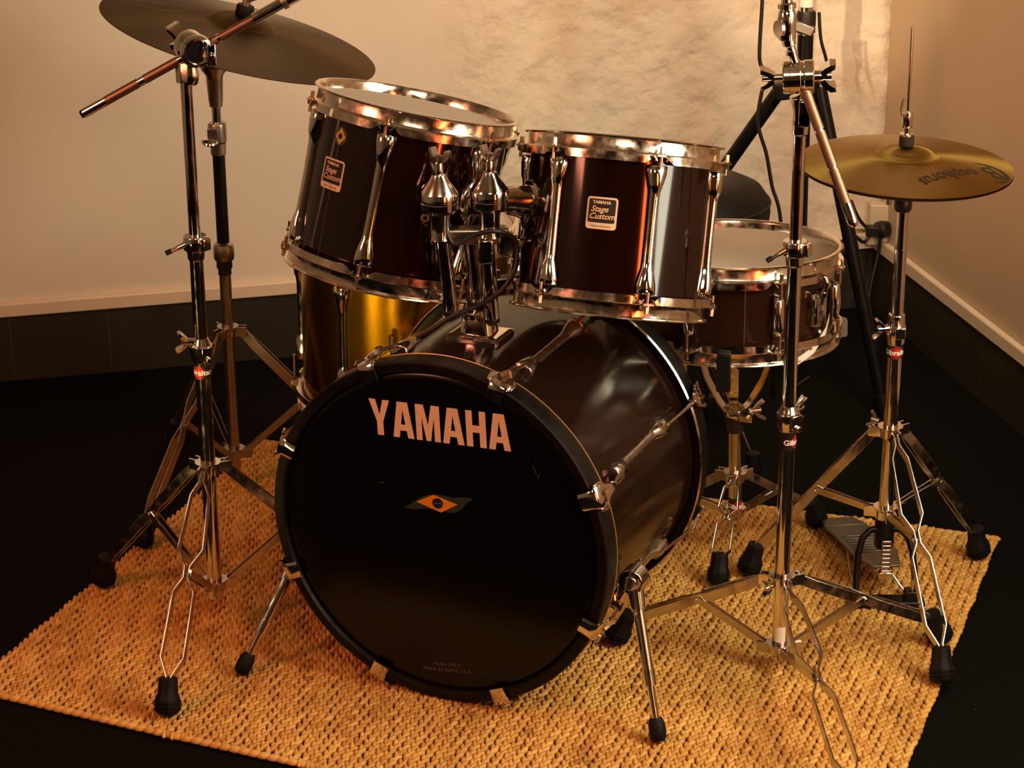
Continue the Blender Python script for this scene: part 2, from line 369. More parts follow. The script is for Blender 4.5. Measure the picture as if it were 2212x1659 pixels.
# ------------------------------------------------------------------ braided rug
def make_rug():
    FL, FR = np.array([-.902, 3.384]), np.array([.491, 2.800]); BL, BR = np.array([-.521, 4.444]), np.array([.910, 3.944])
    rows = 101; per = 66
    prof_s = np.array([-1, -.62, 0, .62, 1.]); prof_r = np.array([.18, .86, 1.05, .86, .18])
    nside = 6; ang = np.arange(nside) / nside * 2 * PI
    lv = np.array([[s_, r_ * math.cos(a), r_ * math.sin(a)] for s_, r_ in zip(prof_s, prof_r) for a in ang])
    lf = []
    for i in range(len(prof_s) - 1):
        for j in range(nside):
            a = i * nside + j; b = i * nside + (j + 1) % nside
            lf.append((a, b, b + nside, a + nside))
    lf = np.array(lf); nv = len(lv)
    Vs, Fs, Ts = [], [], []; k = 0
    for i in range(rows):
        u = (i + .5) / rows
        wob = .005 * math.sin(u * 31) + .0035 * math.sin(u * 77 + 1)
        P0 = FL + (FR - FL) * u + np.array([-.25, -.9]) * (.014 * math.sin(PI * min(1, u * 1.2)) - .008 + wob)
        P1 = BL + (BR - BL) * u + np.array([.25, .9]) * (wob - .003 * math.sin(u * 60))
        d = P1 - P0; Lr = np.linalg.norm(d); d /= Lr; nrm = np.array([d[1], -d[0]])
        pitch = Lr / per; wid = 1.51 / rows
        rowt = rng.normal(0, .03)
        for j in range(per):
            for sd in (-1, 1):
                t = (j + .5 + (.25 if sd > 0 else -.25) + rng.normal(0, .04)) * pitch
                side = sd * wid * .19 + rng.normal(0, .0004)
                wv = .0012 * math.sin(j * .9 + i * 1.7)
                c = P0 + d * t + nrm * (side + wv)
                th = sd * (.37 + rng.normal(0, .06))
                dd = d * math.cos(th) + nrm * math.sin(th); nn = np.array([dd[1], -dd[0]])
                tilt = .22
                ln = pitch * .64 * rng.uniform(.9, 1.1); wd_ = wid * .262 * rng.uniform(.92, 1.1); ht = .0062 * rng.uniform(.9, 1.15)
                q = np.empty((nv, 3))
                q[:, 0] = c[0] + dd[0] * lv[:, 0] * ln + nn[0] * lv[:, 1] * wd_
                q[:, 1] = c[1] + dd[1] * lv[:, 0] * ln + nn[1] * lv[:, 1] * wd_
                q[:, 2] = .0062 + lv[:, 2] * ht + lv[:, 0] * ln * tilt * .35
                Vs.append(q); Fs.append(lf + k); k += nv
                Ts.append(np.full(nv, np.clip(.36 + rowt + rng.normal(0, .10), .05, .85)))
    for A_, B_, off in ((FL, FR, .006), (BL, BR, -.006)):
        d = (B_ - A_); Lr = np.linalg.norm(d); d /= Lr; nb = int(Lr / .017)
        for j in range(nb):
            u = (j + .5) / nb; q = np.empty((nv, 3))
            c = A_ + (B_ - A_) * u + (np.array([-.25, -.9]) * (.014 * math.sin(PI * min(1, u * 1.2)) - .006) if off > 0 else 0)
            th = .18 + rng.normal(0, .08); dd = np.array([d[0] * math.cos(th) - d[1] * math.sin(th), d[0] * math.sin(th) + d[1] * math.cos(th)]); nn = np.array([dd[1], -dd[0]])
            q[:, 0] = c[0] + dd[0] * lv[:, 0] * .013 + nn[0] * lv[:, 1] * .0085
            q[:, 1] = c[1] + dd[1] * lv[:, 0] * .013 + nn[1] * lv[:, 1] * .0085
            q[:, 2] = .0058 + lv[:, 2] * .0058
            Vs.append(q); Fs.append(lf + k); k += nv; Ts.append(np.full(nv, np.clip(.42 + rng.normal(0, .08), .05, .85)))
    V = np.concatenate(Vs); Fq = np.concatenate(Fs); T = np.concatenate(Ts)
    V[:, 2] = np.maximum(V[:, 2], .0006)
    # sheet under the braid, coloured dark as the shade in its gaps
    bk = np.array([[*(FL + (FR - FL) * .006 + (BL - FL) * .008), .0035], [*(FL + (FR - FL) * .994 + (BR - FR) * .008), .0035], [*(BR + (FR - BR) * .008 + (BL - BR) * .006), .0035], [*(BL + (FL - BL) * .008 + (BR - BL) * .006), .0035]])
    V = np.concatenate([V, bk]); Fq = np.concatenate([Fq, [[k, k + 1, k + 2, k + 3]]]); T = np.concatenate([T, np.full(4, -.35)])
    O = np.array([0., 3.62, 0.]); V = V - O
    me = bpy.data.meshes.new('braided_rug'); me.vertices.add(len(V)); me.vertices.foreach_set('co', V.astype(np.float32).ravel())
    me.loops.add(Fq.size); me.loops.foreach_set('vertex_index', Fq.astype(np.int32).ravel())
    me.polygons.add(len(Fq)); me.polygons.foreach_set('loop_start', np.arange(0, Fq.size, 4, dtype=np.int32))
    me.update(calc_edges=True); me.validate()
    at = me.attributes.new('tint', 'FLOAT', 'POINT'); at.data.foreach_set('value', T.astype(np.float32))
    me.shade_smooth(); me.materials.append(M['jute'])
    o = bpy.data.objects.new('braided_rug', me); COL.objects.link(o); o.location = O
    tag(o, 'orange jute rug of braided rows under the drum kit on the black carpet', 'rug')
make_rug()

# ------------------------------------------------------------------ small hardware
def wing(mb, p, axis, wd, L=.016, W=.020, r=.006, up=.008, fat=1.):
    """wing nut: hub along axis, two ears along wd"""
    p, axis, wd = vec(p), vec(axis).normalized(), vec(wd); wd = (wd - axis * wd.dot(axis)).normalized(); b = axis.cross(wd)
    mb.tube(p, p + axis * L, r, r * .9, 14)
    for s in (-1, 1):
        q = [p + axis * (L * .45) + wd * (s * r * .6), p + axis * (L * .75) + wd * (s * (r + W * .35)), p + axis * (L * 1.05 + up * .3) + wd * (s * (r + W * .75)), p + axis * (L + up) + wd * (s * (r + W))]
        dr = [(q[min(i + 1, 3)] - q[max(i - 1, 0)]).normalized() for i in range(4)]
        tw = [b for _ in q]; td = [d.cross(b) for d in dr]
        mb.strip(q, tw, td, [r * 1.5 * fat, r * 1.9 * fat, r * 2.2 * fat, r * 1.9 * fat], r * .75 * fat)
    return mb

def rubber_foot(F, d, parent, s=1.):
    """chunky moulded foot at floor point F, leg arriving along direction d (pointing down)"""
    F = vec(F); up = (-vec(d).normalized() * .55 + UP * .9).normalized()
    mb = MB(); z0 = F.copy()
    prof = [(0, 0), (.015, 0), (.0185, .004), (.0205, .016), (.0195, .026), (.0165, .031), (.0158, .046), (.0145, .056), (0, .057)]
    mb.lathe([(r * s, h * s) for r, h in prof], z0, up, 10)
    # tread rings
    for h in (.008, .014, .020):
        mb.lathe([(.0195 * s, (h - .0014) * s), (.0218 * s, (h - .0008) * s), (.0218 * s, (h + .0008) * s), (.0195 * s, (h + .0014) * s)], z0, up, 10)
    zmin = min(v[2] for v in mb.v); dz = F.z - zmin
    mb.v = [(x, y, z + dz) for x, y, z in mb.v]
    return mb.build('rubber_foot', M['rubber'], parent, angle=30), F + up * .05 * s

PROF = [(0, .0032), (.05, .0034), (.115, .0138), (.375, .0185), (.455, .0038), (.51, .0036), (.575, .0155), (.88, .0168), (.965, .0036), (1, .0032)]
def folding_leg(T, F, root, pole, zb, bow=1., h=.015, foot=1., mat='steel', brace=True):
    """a double-strip tripod leg from collar T to floor point F with a brace to the pole at height zb"""
    T, F = vec(T), vec(F); d0 = (F - T).normalized()
    grp = bpy.data.objects.new('leg', None) if False else None
    mb = MB()
    # foot first so the strips can end inside it
    tmp_up = (-d0 * .55 + UP * .9).normalized(); E = F + tmp_up * .048 * foot
    d = (E - T).normalized(); L = (E - T).length; lat = d.cross(UP).normalized(); wv = lat.cross(d).normalized()
    for s in (-1, 1):
        pts = [T + d * (L * a) + lat * (s * o * bow) for a, o in PROF]
        td = []
        for i in range(len(pts)):
            g = (pts[min(i + 1, len(pts) - 1)] - pts[max(i - 1, 0)]).normalized(); td.append(wv.cross(g).normalized())
        mb.strip(pts, wv, td, h, .0026)
    for a in (.0, .48):
        c = T + d * (L * (a + .01)); mb.tube(c - lat * .008, c + lat * .008, .0035, n=10)
    # folded gusset over the pinch
    c = T + d * (L * .48)
    leg = mb.build('leg', M[mat], root, angle=30, bevel=.0007)
    if brace:
        J = T + d * (L * .48); B = vec((pole[0], pole[1], zb)); dirb = V3(J.x - B.x, J.y - B.y, 0).normalized(); B = B + dirb * .022
        b = MB(); g = (J - B).normalized(); lt = g.cross(UP).normalized(); w2 = lt.cross(g).normalized()
        for s in (-1, 1):
            b.strip([B + lt * (.0045 * s), J + lt * (.0062 * s)], w2, lt, .011, .002)
        b.tube(B - lt * .008, B + lt * .008, .003, n=10)
        b.build('brace', M[mat], leg, angle=30)
    rubber_foot(F, d, leg, foot)
    return leg

def collar(mb, c, axis, r, h=.02, flare=.004):
    c = vec(c)
    return mb.lathe([(r * .96, -h / 2), (r + flare * .7, -h / 2), (r + flare, -h * .3), (r + flare, h * .35), (r + flare * 1.5, h * .42), (r + flare * 1.5, h / 2), (r * .96, h / 2)], c, axis, 32)

def hub(mb, P, z, r, dirs, drop=.014):
    """leg collar: ring with forked ears towards each leg"""
    c = V3(P[0], P[1], z); mb.lathe([(r, -drop), (r + .005, -drop), (r + .006, 0), (r + .009, .003), (r + .009, .006), (r, .006)], c, UP, 32)
    for d in dirs:
        d = V3(d[0], d[1], 0).normalized(); t = UP.cross(d)
        for s in (-1, 1):
            mb.box(c + d * (r + .012) + t * (s * .0075) - UP * .004, (d, t, UP), (.012, .0015, .009))
    return mb

def label_band(P, z0, z1, r, az, root, body='Gibraltar'):
    """black wrap with red rings and white lettering round a tube; az = direction the middle of the word faces"""
    P = V3(P[0], P[1], 0)
    b = MB(); b.lathe([(r + .0004, z0), (r + .0006, z0), (r + .0006, z1), (r + .0004, z1)], P, UP, 40, ring=True)
    band = b.build('label_band', M['badge_dark'], root)
    zc = (z0 + z1) / 2
    def on(x, y, e): 
        a = az + x / r; return P + V3(math.cos(a), math.sin(a), 0) * (r + e) + UP * (zc + y)
    for R0, R1 in ((.0098, .0112), (0., .0082)):
        m = MB(); n = 36
        for i in range(n):
            a0, a1 = 2 * PI * i / n, 2 * PI * (i + 1) / n
            rr = [R0 + (R1 - R0) * k / 4 for k in range(5)]
            for k in range(4):
                m.poly([on(q * math.cos(a) , q * math.sin(a), .0010) for q, a in ((rr[k], a0), (rr[k + 1], a0), (rr[k + 1], a1), (rr[k], a1))])
        m.build('red_ring', M['red_print'], band, recalc=True)
    m = MB(); map_text(m, text_polys(body, .0125, offset=.0004), lambda x, y: on(x, y, .0016)); m.build('lettering', M['white_print'], band, recalc=False)
    return band

# ------------------------------------------------------------------ drums
def hoop_profile(R, inv=False):
    """pressed triple-flange hoop, height 0 at the playing rim going down; R = rim radius"""
    p = [(R, -.001), (R - .001, .0008), (R - .004, .0008), (R - .0062, -.002), (R - .0062, -.0195), (R + .0035, -.0225), (R + .0035, -.0330), (R + .0015, -.0330), (R + .0015, -.0245),
         (R - .0085, -.0215), (R - .0085, -.002), (R - .0055, .0026), (R - .001, .0026), (R + .001, .0008)]
    return p

def hoop_mesh(R, o, ax, dirs, n=180):
    mb = MB(); o = vec(o); u, v, w = frame(ax); secs = []
    for i in range(n):
        a = 2 * PI * i / n; d = u * math.cos(a) + v * math.sin(a)
        g = min(math.degrees(d.angle(q)) for q in dirs); f = min(1, max(0, (g - 3.2) / 5.5)); f = f * f * (3 - 2 * f)
        zb = -.0245 - .0105 * f; zi = -.0225 - .0035 * f; out = .0012 + .0028 * f
        p = [(R, -.001), (R - .001, .0008), (R - .004, .0008), (R - .0062, -.002), (R - .0062, -.0180), (R - .0048, -.0205), (R + out - .001, -.0212), (R + out, -.0224), (R + out, zb), (R + out - .0020, zb), (R + out - .0022, -.0242), (R - .0085, -.0225), (R - .0085, -.002), (R - .0055, .0026), (R - .001, .0026), (R + .001, .0008)]
        secs.append([o + d * r + w * h for r, h in p])
    return mb.loft(secs, closed=True)
def drum_axes(n):
    n = vec(n).normalized(); f = V3(0, -1, 0); f = (f - n * f.dot(n)).normalized(); r = f.cross(n) * -1
    if r.x < 0: r = -r
    return n, f, r

def long_lug(c, n, rad, half, scale=1., flat=1.):
    """double ended lug with flared ends, c = centre on the shell, n drum axis, rad outward"""
    tan = n.cross(rad); secs = []
    prof = [(-1, .0150, .0125), (-.985, .0160, .0142), (-.86, .0152, .0152), (-.66, .0108, .0136), (-.60, .0090, .0112), (-.5, .0084, .0100), (0, .0078, .0092), (.5, .0084, .0100), (.60, .0090, .0112), (.66, .0108, .0136), (.86, .0152, .0152), (.985, .0160, .0142), (1, .0150, .0125)]
    for s, w, h in prof:
        w *= scale; h *= scale * (flat if abs(s) < .62 else 1); p = c + n * (s * half)
        q = [(-1, -.15), (-1, .45), (-.72, .86), (-.3, 1), (.3, 1), (.72, .86), (1, .45), (1, -.15)]
        secs.append([p + tan * (a * w) + rad * (b * h) for a, b in q])
    return secs

def rack_drum(root, top, n, R, H, phis, lugH, inset=.0115, lug='long', shell_mat='lacquer', head_under='head_white', rod_top=None, lscale=1.):
    top = vec(top); n, f, r = drum_axes(n); bot = top - n * H; Rs = R - inset
    rad = lambda ph: f * math.cos(math.radians(ph)) + r * math.sin(math.radians(ph))
    MB().lathe([(Rs, -.022), (Rs, -H + .022)], top, n, 128).build('shell', M[shell_mat], root)
    MB().lathe([(0, -.013), (R - .0085, -.013), (R - .0072, -.0165)], top, n, 96).build('batter_head', M['head_white'], root)
    MB().lathe([(0, .012), (R - .0085, .012), (R - .0072, .0155)], bot, n, 96).build('resonant_head', M[head_under], root)
    hs = []
    for nm, o, ax in (('top_hoop', top, n), ('bottom_hoop', bot, -n)):
        mb = hoop_mesh(R, o, ax, [rad(p_) for p_ in phis])
        for ph in phis:
            d = rad(ph); t = n.cross(d); c = o + d * (R + .0065) - ax * .0225
            mb.box(c, (d, t, ax), (.0065, .009, .0014)); 
            for sg in (-1, 1): mb.box(c + t * (sg * .0105) - ax * .004 - d * .001, (d, (t - ax * (.8 * sg)).normalized(), ((ax + t * (.8 * sg))).normalized()), (.0045, .0012, .005))
        hs.append(mb.build(nm, M['chrome_hoop'], root, bevel=0))
    for ph in phis:
        d = rad(ph); mid = top - n * (H / 2)
        if lug == 'long':
            lb = MB().loft(long_lug(mid + d * Rs, n, d, lugH, lscale)).build('lug', M['chrome'], root, angle=50)
        else:
            secs = []
            for s, w, h in [(-1, .006, .012), (-.94, .0085, .0165), (-.7, .0100, .019), (0, .0105, .021), (.7, .0100, .019), (.94, .0085, .0165), (1, .006, .012)]:
                p = mid + d * Rs + n * (s * lugH); t = n.cross(d)
                secs.append([p + t * (w * math.cos(a)) + d * (max(-.1, h * (.5 + .5 * math.sin(a)))) for a in [2 * PI * k / 14 for k in range(14)]])
            lb = MB().loft(secs).build('lug', M['chrome'], root, angle=50)
        for sg, o, ax in ((1, top, n), (-1, bot, -n)):
            p0 = mid + d * (R + .0065) * 1. + n * (sg * (lugH - .004)); p0 = o + d * (R + .0065) - ax * (H / 2 - lugH + .004)
            p1 = o + d * (R + .0065) - ax * .0215
            m = MB().tube(p0, p1, .0027, n=10).tube(p1, p1 + ax * .003, .0052, n=12).tube(p1 + ax * .003, p1 + ax * .013, .0037, .0034, n=4)
            m.build('tension_rod', M['rod'], lb)
    return dict(top=top, bot=bot, n=n, f=f, r=r, Rs=Rs, rad=rad)

def on_shell(D, ph0, s0):
    """maps flat (x, y) to the shell round angle ph0 and depth s0 below the rim; e = lift"""
    def fn(x, y, e=.0006):
        a = math.radians(ph0) + x / D['Rs']
        d = D['f'] * math.cos(a) + D['r'] * math.sin(a)
        return D['top'] + d * (D['Rs'] + e) + D['n'] * (s0 + y)
    return fn
def round_rect(w, h, r, k=5):
    pts = []
    for cx, cy, a0 in ((w / 2 - r, h / 2 - r, 0), (-w / 2 + r, h / 2 - r, 90), (-w / 2 + r, -h / 2 + r, 180), (w / 2 - r, -h / 2 + r, 270)):
        for i in range(k + 1):
            a = math.radians(a0 + 90 * i / k); pts.append((cx + r * math.cos(a), cy + r * math.sin(a)))
    return pts
def patch(fn, pts, e, rings=4, cen=(0, 0)):
    """a flat outline laid on a curved surface"""
    mb = MB(); n = len(pts); dense = []
    for i in range(n):
        a, b = pts[i], pts[(i + 1) % n]; k = max(1, int(math.hypot(b[0] - a[0], b[1] - a[1]) / .004))
        dense += [(a[0] + (b[0] - a[0]) * j / k, a[1] + (b[1] - a[1]) * j / k) for j in range(k)]
    pts = dense; n = len(pts); vs = [fn(cen[0], cen[1], e)]
    for j in range(1, rings + 1):
        for x, y in pts: vs.append(fn(cen[0] + (x - cen[0]) * j / rings, cen[1] + (y - cen[1]) * j / rings, e))
    fs = [(0, 1 + i, 1 + (i + 1) % n) for i in range(n)]
    for j in range(rings - 1):
        a = 1 + j * n; b = a + n
        fs += [(a + i, b + i, b + (i + 1) % n, a + (i + 1) % n) for i in range(n)]
    return mb.add(vs, fs)
def badge(D, ph, s, root):
    fn = on_shell(D, ph, s)
    b = patch(fn, round_rect(.0475, .049, .005), .0004).build('badge', M['cream_paper'], root)
    fn2 = on_shell(D, ph, s + .0035)
    patch(fn2, round_rect(.0415, .036, .0025), .0008).build('badge_panel', M['badge_dark'], b)
    m = MB()
    for body, sz, y, sh, dx, of in (('YAMAHA', .0068, .0128, 0, -.001, .0002), ('Stage', .0125, .0024, .35, -.004, .00015), ('Custom', .0125, -.0085, .35, .0005, .00015)):
        map_text(m, text_polys(body, sz, shear=sh, offset=of), lambda x, y_, y=y, dx=dx: fn2(x + dx, y_ + y, .0012))
    m.build('badge_lettering', M['cream'], b, recalc=False)
    m = MB(); map_text(m, text_polys('Made in Indonesia', .0042), lambda x, y: fn(x, y - .0198, .0008)); m.build('badge_small_print', M['badge_dark'], b, recalc=False)

# --- rack toms
def tom_bracket(D, ph, s, root):
    """oval mounting plate with a stub receiver on the shell"""
    fn = on_shell(D, ph, s)
    mb = MB(); out = [(.024 * math.cos(a) * (1 + .12 * math.cos(2 * a)), .038 * math.sin(a)) for a in [2 * PI * k / 28 for k in range(28)]]
    secs = [[fn(x * k, y * k, e) for x, y in out] for k, e in ((1., -.001), (1., .003), (.9, .006), (.62, .008), (.55, .016), (.5, .03))]
    mb.loft(secs)
    return mb.build('mount_plate', M['chrome'], root, angle=45)

T1 = thing('rack_tom', 'larger tilted cherry-black tom on the left with a round flag sticker above its badge', 'drum', (-.18, 3.625, .64), 'rack toms on the bass drum')
D1 = rack_drum(T1, (-.15, 3.644, .926), (.211, .13, 1), .166, .288, [-14, -74, -134, 166, 106, 46], .106)
badge(D1, -46, -.124, T1)
fn = on_shell(D1, -44.6, -.062)
st = patch(fn, [(.0135 * math.cos(2 * PI * k / 32), .0150 * math.sin(2 * PI * k / 32)) for k in range(32)], .0004).build('flag_sticker', M['flag_green_light'], T1)
patch(fn, [(.0115, 0), (0, .0135), (-.0115, 0), (0, -.0135)], .0008).build('yellow_diamond', M['flag_yellow'], st)
patch(fn, [(.0047 * math.cos(2 * PI * k / 24), .0047 * math.sin(2 * PI * k / 24)) for k in range(24)], .0012).build('dark_disc', M['flag_blue'], st)
# air vent and thin wrap seam
p = on_shell(D1, 16.7, -.157); c = p(0, 0, 0); dd = D1['rad'](16.7)
MB().lathe([(.0035, .003), (.0062, .003), (.0070, 0), (.0035, 0)], c, dd, 24).build('air_vent', M['gold_line'], T1)
m = MB(); fn = on_shell(D1, -45.2, 0); m.strip([fn(0, -.024 - .01 * k, .0003) for k in range(25)], D1['r'], D1['f'], .0008, .0004); m.build('wrap_seam', M['dull_steel'], T1)
tom_bracket(D1, 47, -.125, T1)

T2 = thing('rack_tom', 'smaller tom on the right, its shell mirroring grey light, badge facing front', 'drum', (.17, 3.56, .60), 'rack toms on the bass drum')
D2 = rack_drum(T2, (.180, 3.546, .8877), (.105, .29, 1), .1576, .271, [-44.5, 16.5, 77, 137, -162, -103], .0985)
badge(D2, -13.7, -.117, T2)
tom_bracket(D2, -82, -.115, T2)

# --- bass drum
A0 = V3(-.122, 3.326, .304); ba = V3(.40866, .91260, .0125).normalized(); br = V3(math.cos(.421), -math.sin(.421), 0); bu = br.cross(ba)
BRAD = lambda dg: br * math.cos(math.radians(dg)) + bu * math.sin(math.radians(dg))
BD = thing('bass_drum', 'large bass drum lying on the rug with black front head lettered in tan', 'drum', (A0.x + .08, A0.y + .18, .012))
MB().lathe([(.279, .02), (.279, .445)], A0, ba, 160).build('shell', M['lacquer_bass'], BD)
fh = MB().lathe([(.292, .0025), (.2895, 0), (.2765, 0), (.2735, .004), (.2735, .0165), (.280, .018), (.280, .040), (.2905, .042), (.292, .040)], A0, ba, 160, ring=True).build('front_hoop', M['hoop_wood'], BD)
MB().lathe([(.2918, .0405), (.2924, .0408), (.2924, .0420), (.2914, .0424)], A0, ba, 160, ring=True).build('gold_edge', M['gold_line'], fh)  # thin gold-coloured ring along the rear edge of the hoop
head = MB().lathe([(0, .0055), (.262, .0055), (.269, .0062), (.2737, .010)], A0, ba, 128).build('front_head', M['head_black'], BD)
rh = MB().lathe([(.292, .424), (.2905, .420), (.281, .420), (.276, .424), (.276, .462), (.290, .464), (.292, .462)], A0, ba, 160, ring=True).build('rear_hoop', M['hoop_wood'], BD)
MB().lathe([(.2895, .4215), (.2935, .4165), (.2960, .4195), (.2945, .4245), (.2915, .4260)], A0, ba, 160, ring=True).build('metal_rim', M['chrome_hoop'], rh)
MB().lathe([(0, .458), (.262, .458), (.2755, .455)], A0, ba, 96).build('rear_head', M['head_white'], BD)
HP = lambda x, y, e=0.: A0 + br * x + bu * y + ba * (.0052 - e)
# letters: (unit boxes 0..1 high) heavy condensed capitals
GL = {'Y': (.92, [[(0, 1), (.30, 1), (.46, .58), (.62, 1), (.92, 1), (.60, .38), (.60, 0), (.32, 0), (.32, .38)]]),
      'A': (.94, [[(.24, 1), (.70, 1), (.94, 0), (.66, 0), (.61, .20), (.33, .20), (.28, 0), (0, 0)], [(.375, .37), (.565, .37), (.47, .80)]]),
      'M': (1.06, [[(0, 0), (0, 1), (.36, 1), (.53, .44), (.70, 1), (1.06, 1), (1.06, 0), (.80, 0), (.80, .66), (.63, 0), (.43, 0), (.26, .66), (.26, 0)]]),
      'H': (.86, [[(0, 0), (0, 1), (.28, 1), (.28, .60), (.58, .60), (.58, 1), (.86, 1), (.86, 0), (.58, 0), (.58, .40), (.28, .40), (.28, 0)]])}
def letters(word, h, width, gap=.10):
    """triangulated word, lower-left origin"""
    bm = bmesh.new(); tot = sum(GL[c][0] for c in word) + gap * (len(word) - 1); kx = width / tot; x = 0
    vs_out, fs_out = [], []
    for c in word:
        w, loops = GL[c]; bm = bmesh.new(); es = []
        for lp in loops:
            vv = [bm.verts.new(((x + a) * kx, b * h, 0)) for a, b in lp]
            es += [bm.edges.new((vv[i], vv[(i + 1) % len(vv)])) for i in range(len(vv))]
        bmesh.ops.triangle_fill(bm, edges=es, use_beauty=True, use_dissolve=False)
        bm.verts.index_update(); o = len(vs_out)
        vs_out += [tuple(v.co) for v in bm.verts]
        for f in bm.faces:
            cx = sum(v.co.x for v in f.verts) / 3 / kx - x; cy = sum(v.co.y for v in f.verts) / 3 / h
            if c == 'A' and .37 < cy < .80 and abs(cx - .47) < .095 * (.80 - cy) / .43: continue
            fs_out.append(tuple(o + v.index for v in f.verts))
        bm.free(); x += w + gap
    return vs_out, fs_out
lw = letters('YAMAHA', .0600, .2420)
ca, sa = math.cos(.038), math.sin(.038)
m = MB(); m.add([HP(-.1115 + ca * x - sa * y + .010 * (1 - y / .06) * 0 , .1565 + sa * x + ca * y, .0006) for x, y, z in lw[0]], lw[1])
m.build('head_lettering', M['cream'], head, recalc=False)
# flag emblem: two dark green wings, orange diamond, dark disc with a light band
def emb(pts, e): return [HP(.004 + x * .956 - y * .292, .056 + x * .292 + y * .956, e) for x, y in pts]
m = MB(); m.poly(emb([(-.064, .001), (-.048, .006), (-.030, .014), (-.012, .0165), (.004, .015), (.002, -.012), (-.018, -.007), (-.034, -.005), (-.050, -.004)], .0005))
m.poly(emb([(.004, .015), (.030, .006), (.050, .004), (.064, .0005), (.050, -.006), (.040, -.013), (.026, -.019), (.012, -.018), (.002, -.012)], .0005))
eo = m.build('flag_emblem', M['flag_green'], head)
MB().poly(emb([(-.038, .008), (-.004, .0155), (.033, -.006), (.000, -.0155)], .0009)).build('orange_diamond', M['gold_flag'], eo)
MB().poly(emb([(.0095 * math.cos(2 * PI * k / 28) - .001, .0088 * math.sin(2 * PI * k / 28) + .0005) for k in range(28)], .0013)).build('dark_disc', M['flag_blue'], eo)
MB().poly(emb([(-.0100, .0005), (-.004, .0018), (.003, .0008), (.0080, -.0025), (.0078, -.0038), (.003, -.0008), (-.004, .0004), (-.0100, -.0008)], .0016)).build('light_band', M['grey_print'], eo)
m = MB(); c7, s7 = math.cos(.12), math.sin(.12)
for body, y in (('HEAD ONLY', .0045), ('MADE BY REMO U.S.A.', -.0055)):
    map_text(m, text_polys(body, .0088), lambda x, y_, y=y: HP(.0125 + c7 * x - s7 * (y_ + y), -.233 + s7 * x + c7 * (y_ + y), .0006))
m.build('small_print', M['grey_print'], head, recalc=False)
# scuffs on the head
M['scuff'] = simple('scuff', (.05, .046, .04), .5)
for cx, cy, l, a in ((.170, .140, .012, 2.0), (.176, .131, .008, 1.2), (-.095, .075, .010, .3), (.158, .150, .005, .8)):
    dx, dy = math.cos(a) * l, math.sin(a) * l; m = MB().poly([HP(cx - dx, cy - dy, .0005), HP(cx + dy * .10, cy - dx * .10, .0005), HP(cx + dx, cy + dy, .0005), HP(cx - dy * .10, cy + dx * .10, .0005)]); m.build('scuff_mark', M['scuff'], head)

def claw(d, front, root):
    tn = ba.cross(d); sg = 1 if front else -1; t0 = -.001 if front else .465
    P = lambda t, R: A0 + ba * (t0 + sg * t) + d * R
    mb = MB()
    # lip over the hoop face, then the winged body running back to the rod seat
    secs = []
    for (t, R, w, th, dirn) in [(-.0035, .2690, .0135, .0016, 0), (-.0040, .2860, .0140, .0018, 0), (-.0038, .2950, .0150, .0022, .5), (.0030, .2990, .0195, .0026, 1), (.014, .3000, .0215, .0028, 1), (.026, .3010, .0165, .0034, 1), (.040, .3030, .0085, .0052, 1), (.050, .3035, .0062, .0056, 1), (.053, .3035, .0058, .0052, 1)]:
        nrm = (d * dirn - ba * (sg * (1 - dirn))).normalized() if dirn < 1 else d
        p = P(t, R); secs.append([p - tn * w - nrm * th * .5, p + tn * w - nrm * th * .5, p + tn * w * .8 + nrm * th * .6, p - tn * w * .8 + nrm * th * .6])
    mb.loft(secs)
    # raised pressed wings either side
    for s in (-1, 1):
        q = [P(.001, .2985) + tn * (s * .020), P(.012, .3030) + tn * (s * .0215), P(.026, .3010) + tn * (s * .014)]
        mb.path(q, .0022, 8)
    p = P(.050, .3035); mb.tube(p, p + ba * (sg * .006), .0068, .0060, 16)
    return mb, P
for k in range(8):
    dg = 22.5 + 45 * k; d = BRAD(dg); tn = ba.cross(d)
    c = A0 + ba * .212 + d * .279
    lb = MB().loft(long_lug(c, ba, d, .112, .98, .5)).build('lug', M['steel'] if k not in (0, 1, 7) else M['steel'], BD, angle=50)
    for front in (True, False):
        mb, P = claw(d, front, BD); cl = mb.build('claw_hook', M['chrome'], lb, angle=45)
        a = P(.052, .3032); b = A0 + ba * (.108 if front else .316) + d * .2925
        r = MB().tube(a, b, .0032, n=10); p = P(.0, .3035)
        r.tube(P(.030, .3035), P(.016, .3035), .0040, .0036, 4); r.build('tension_rod', M['rod'], lb)
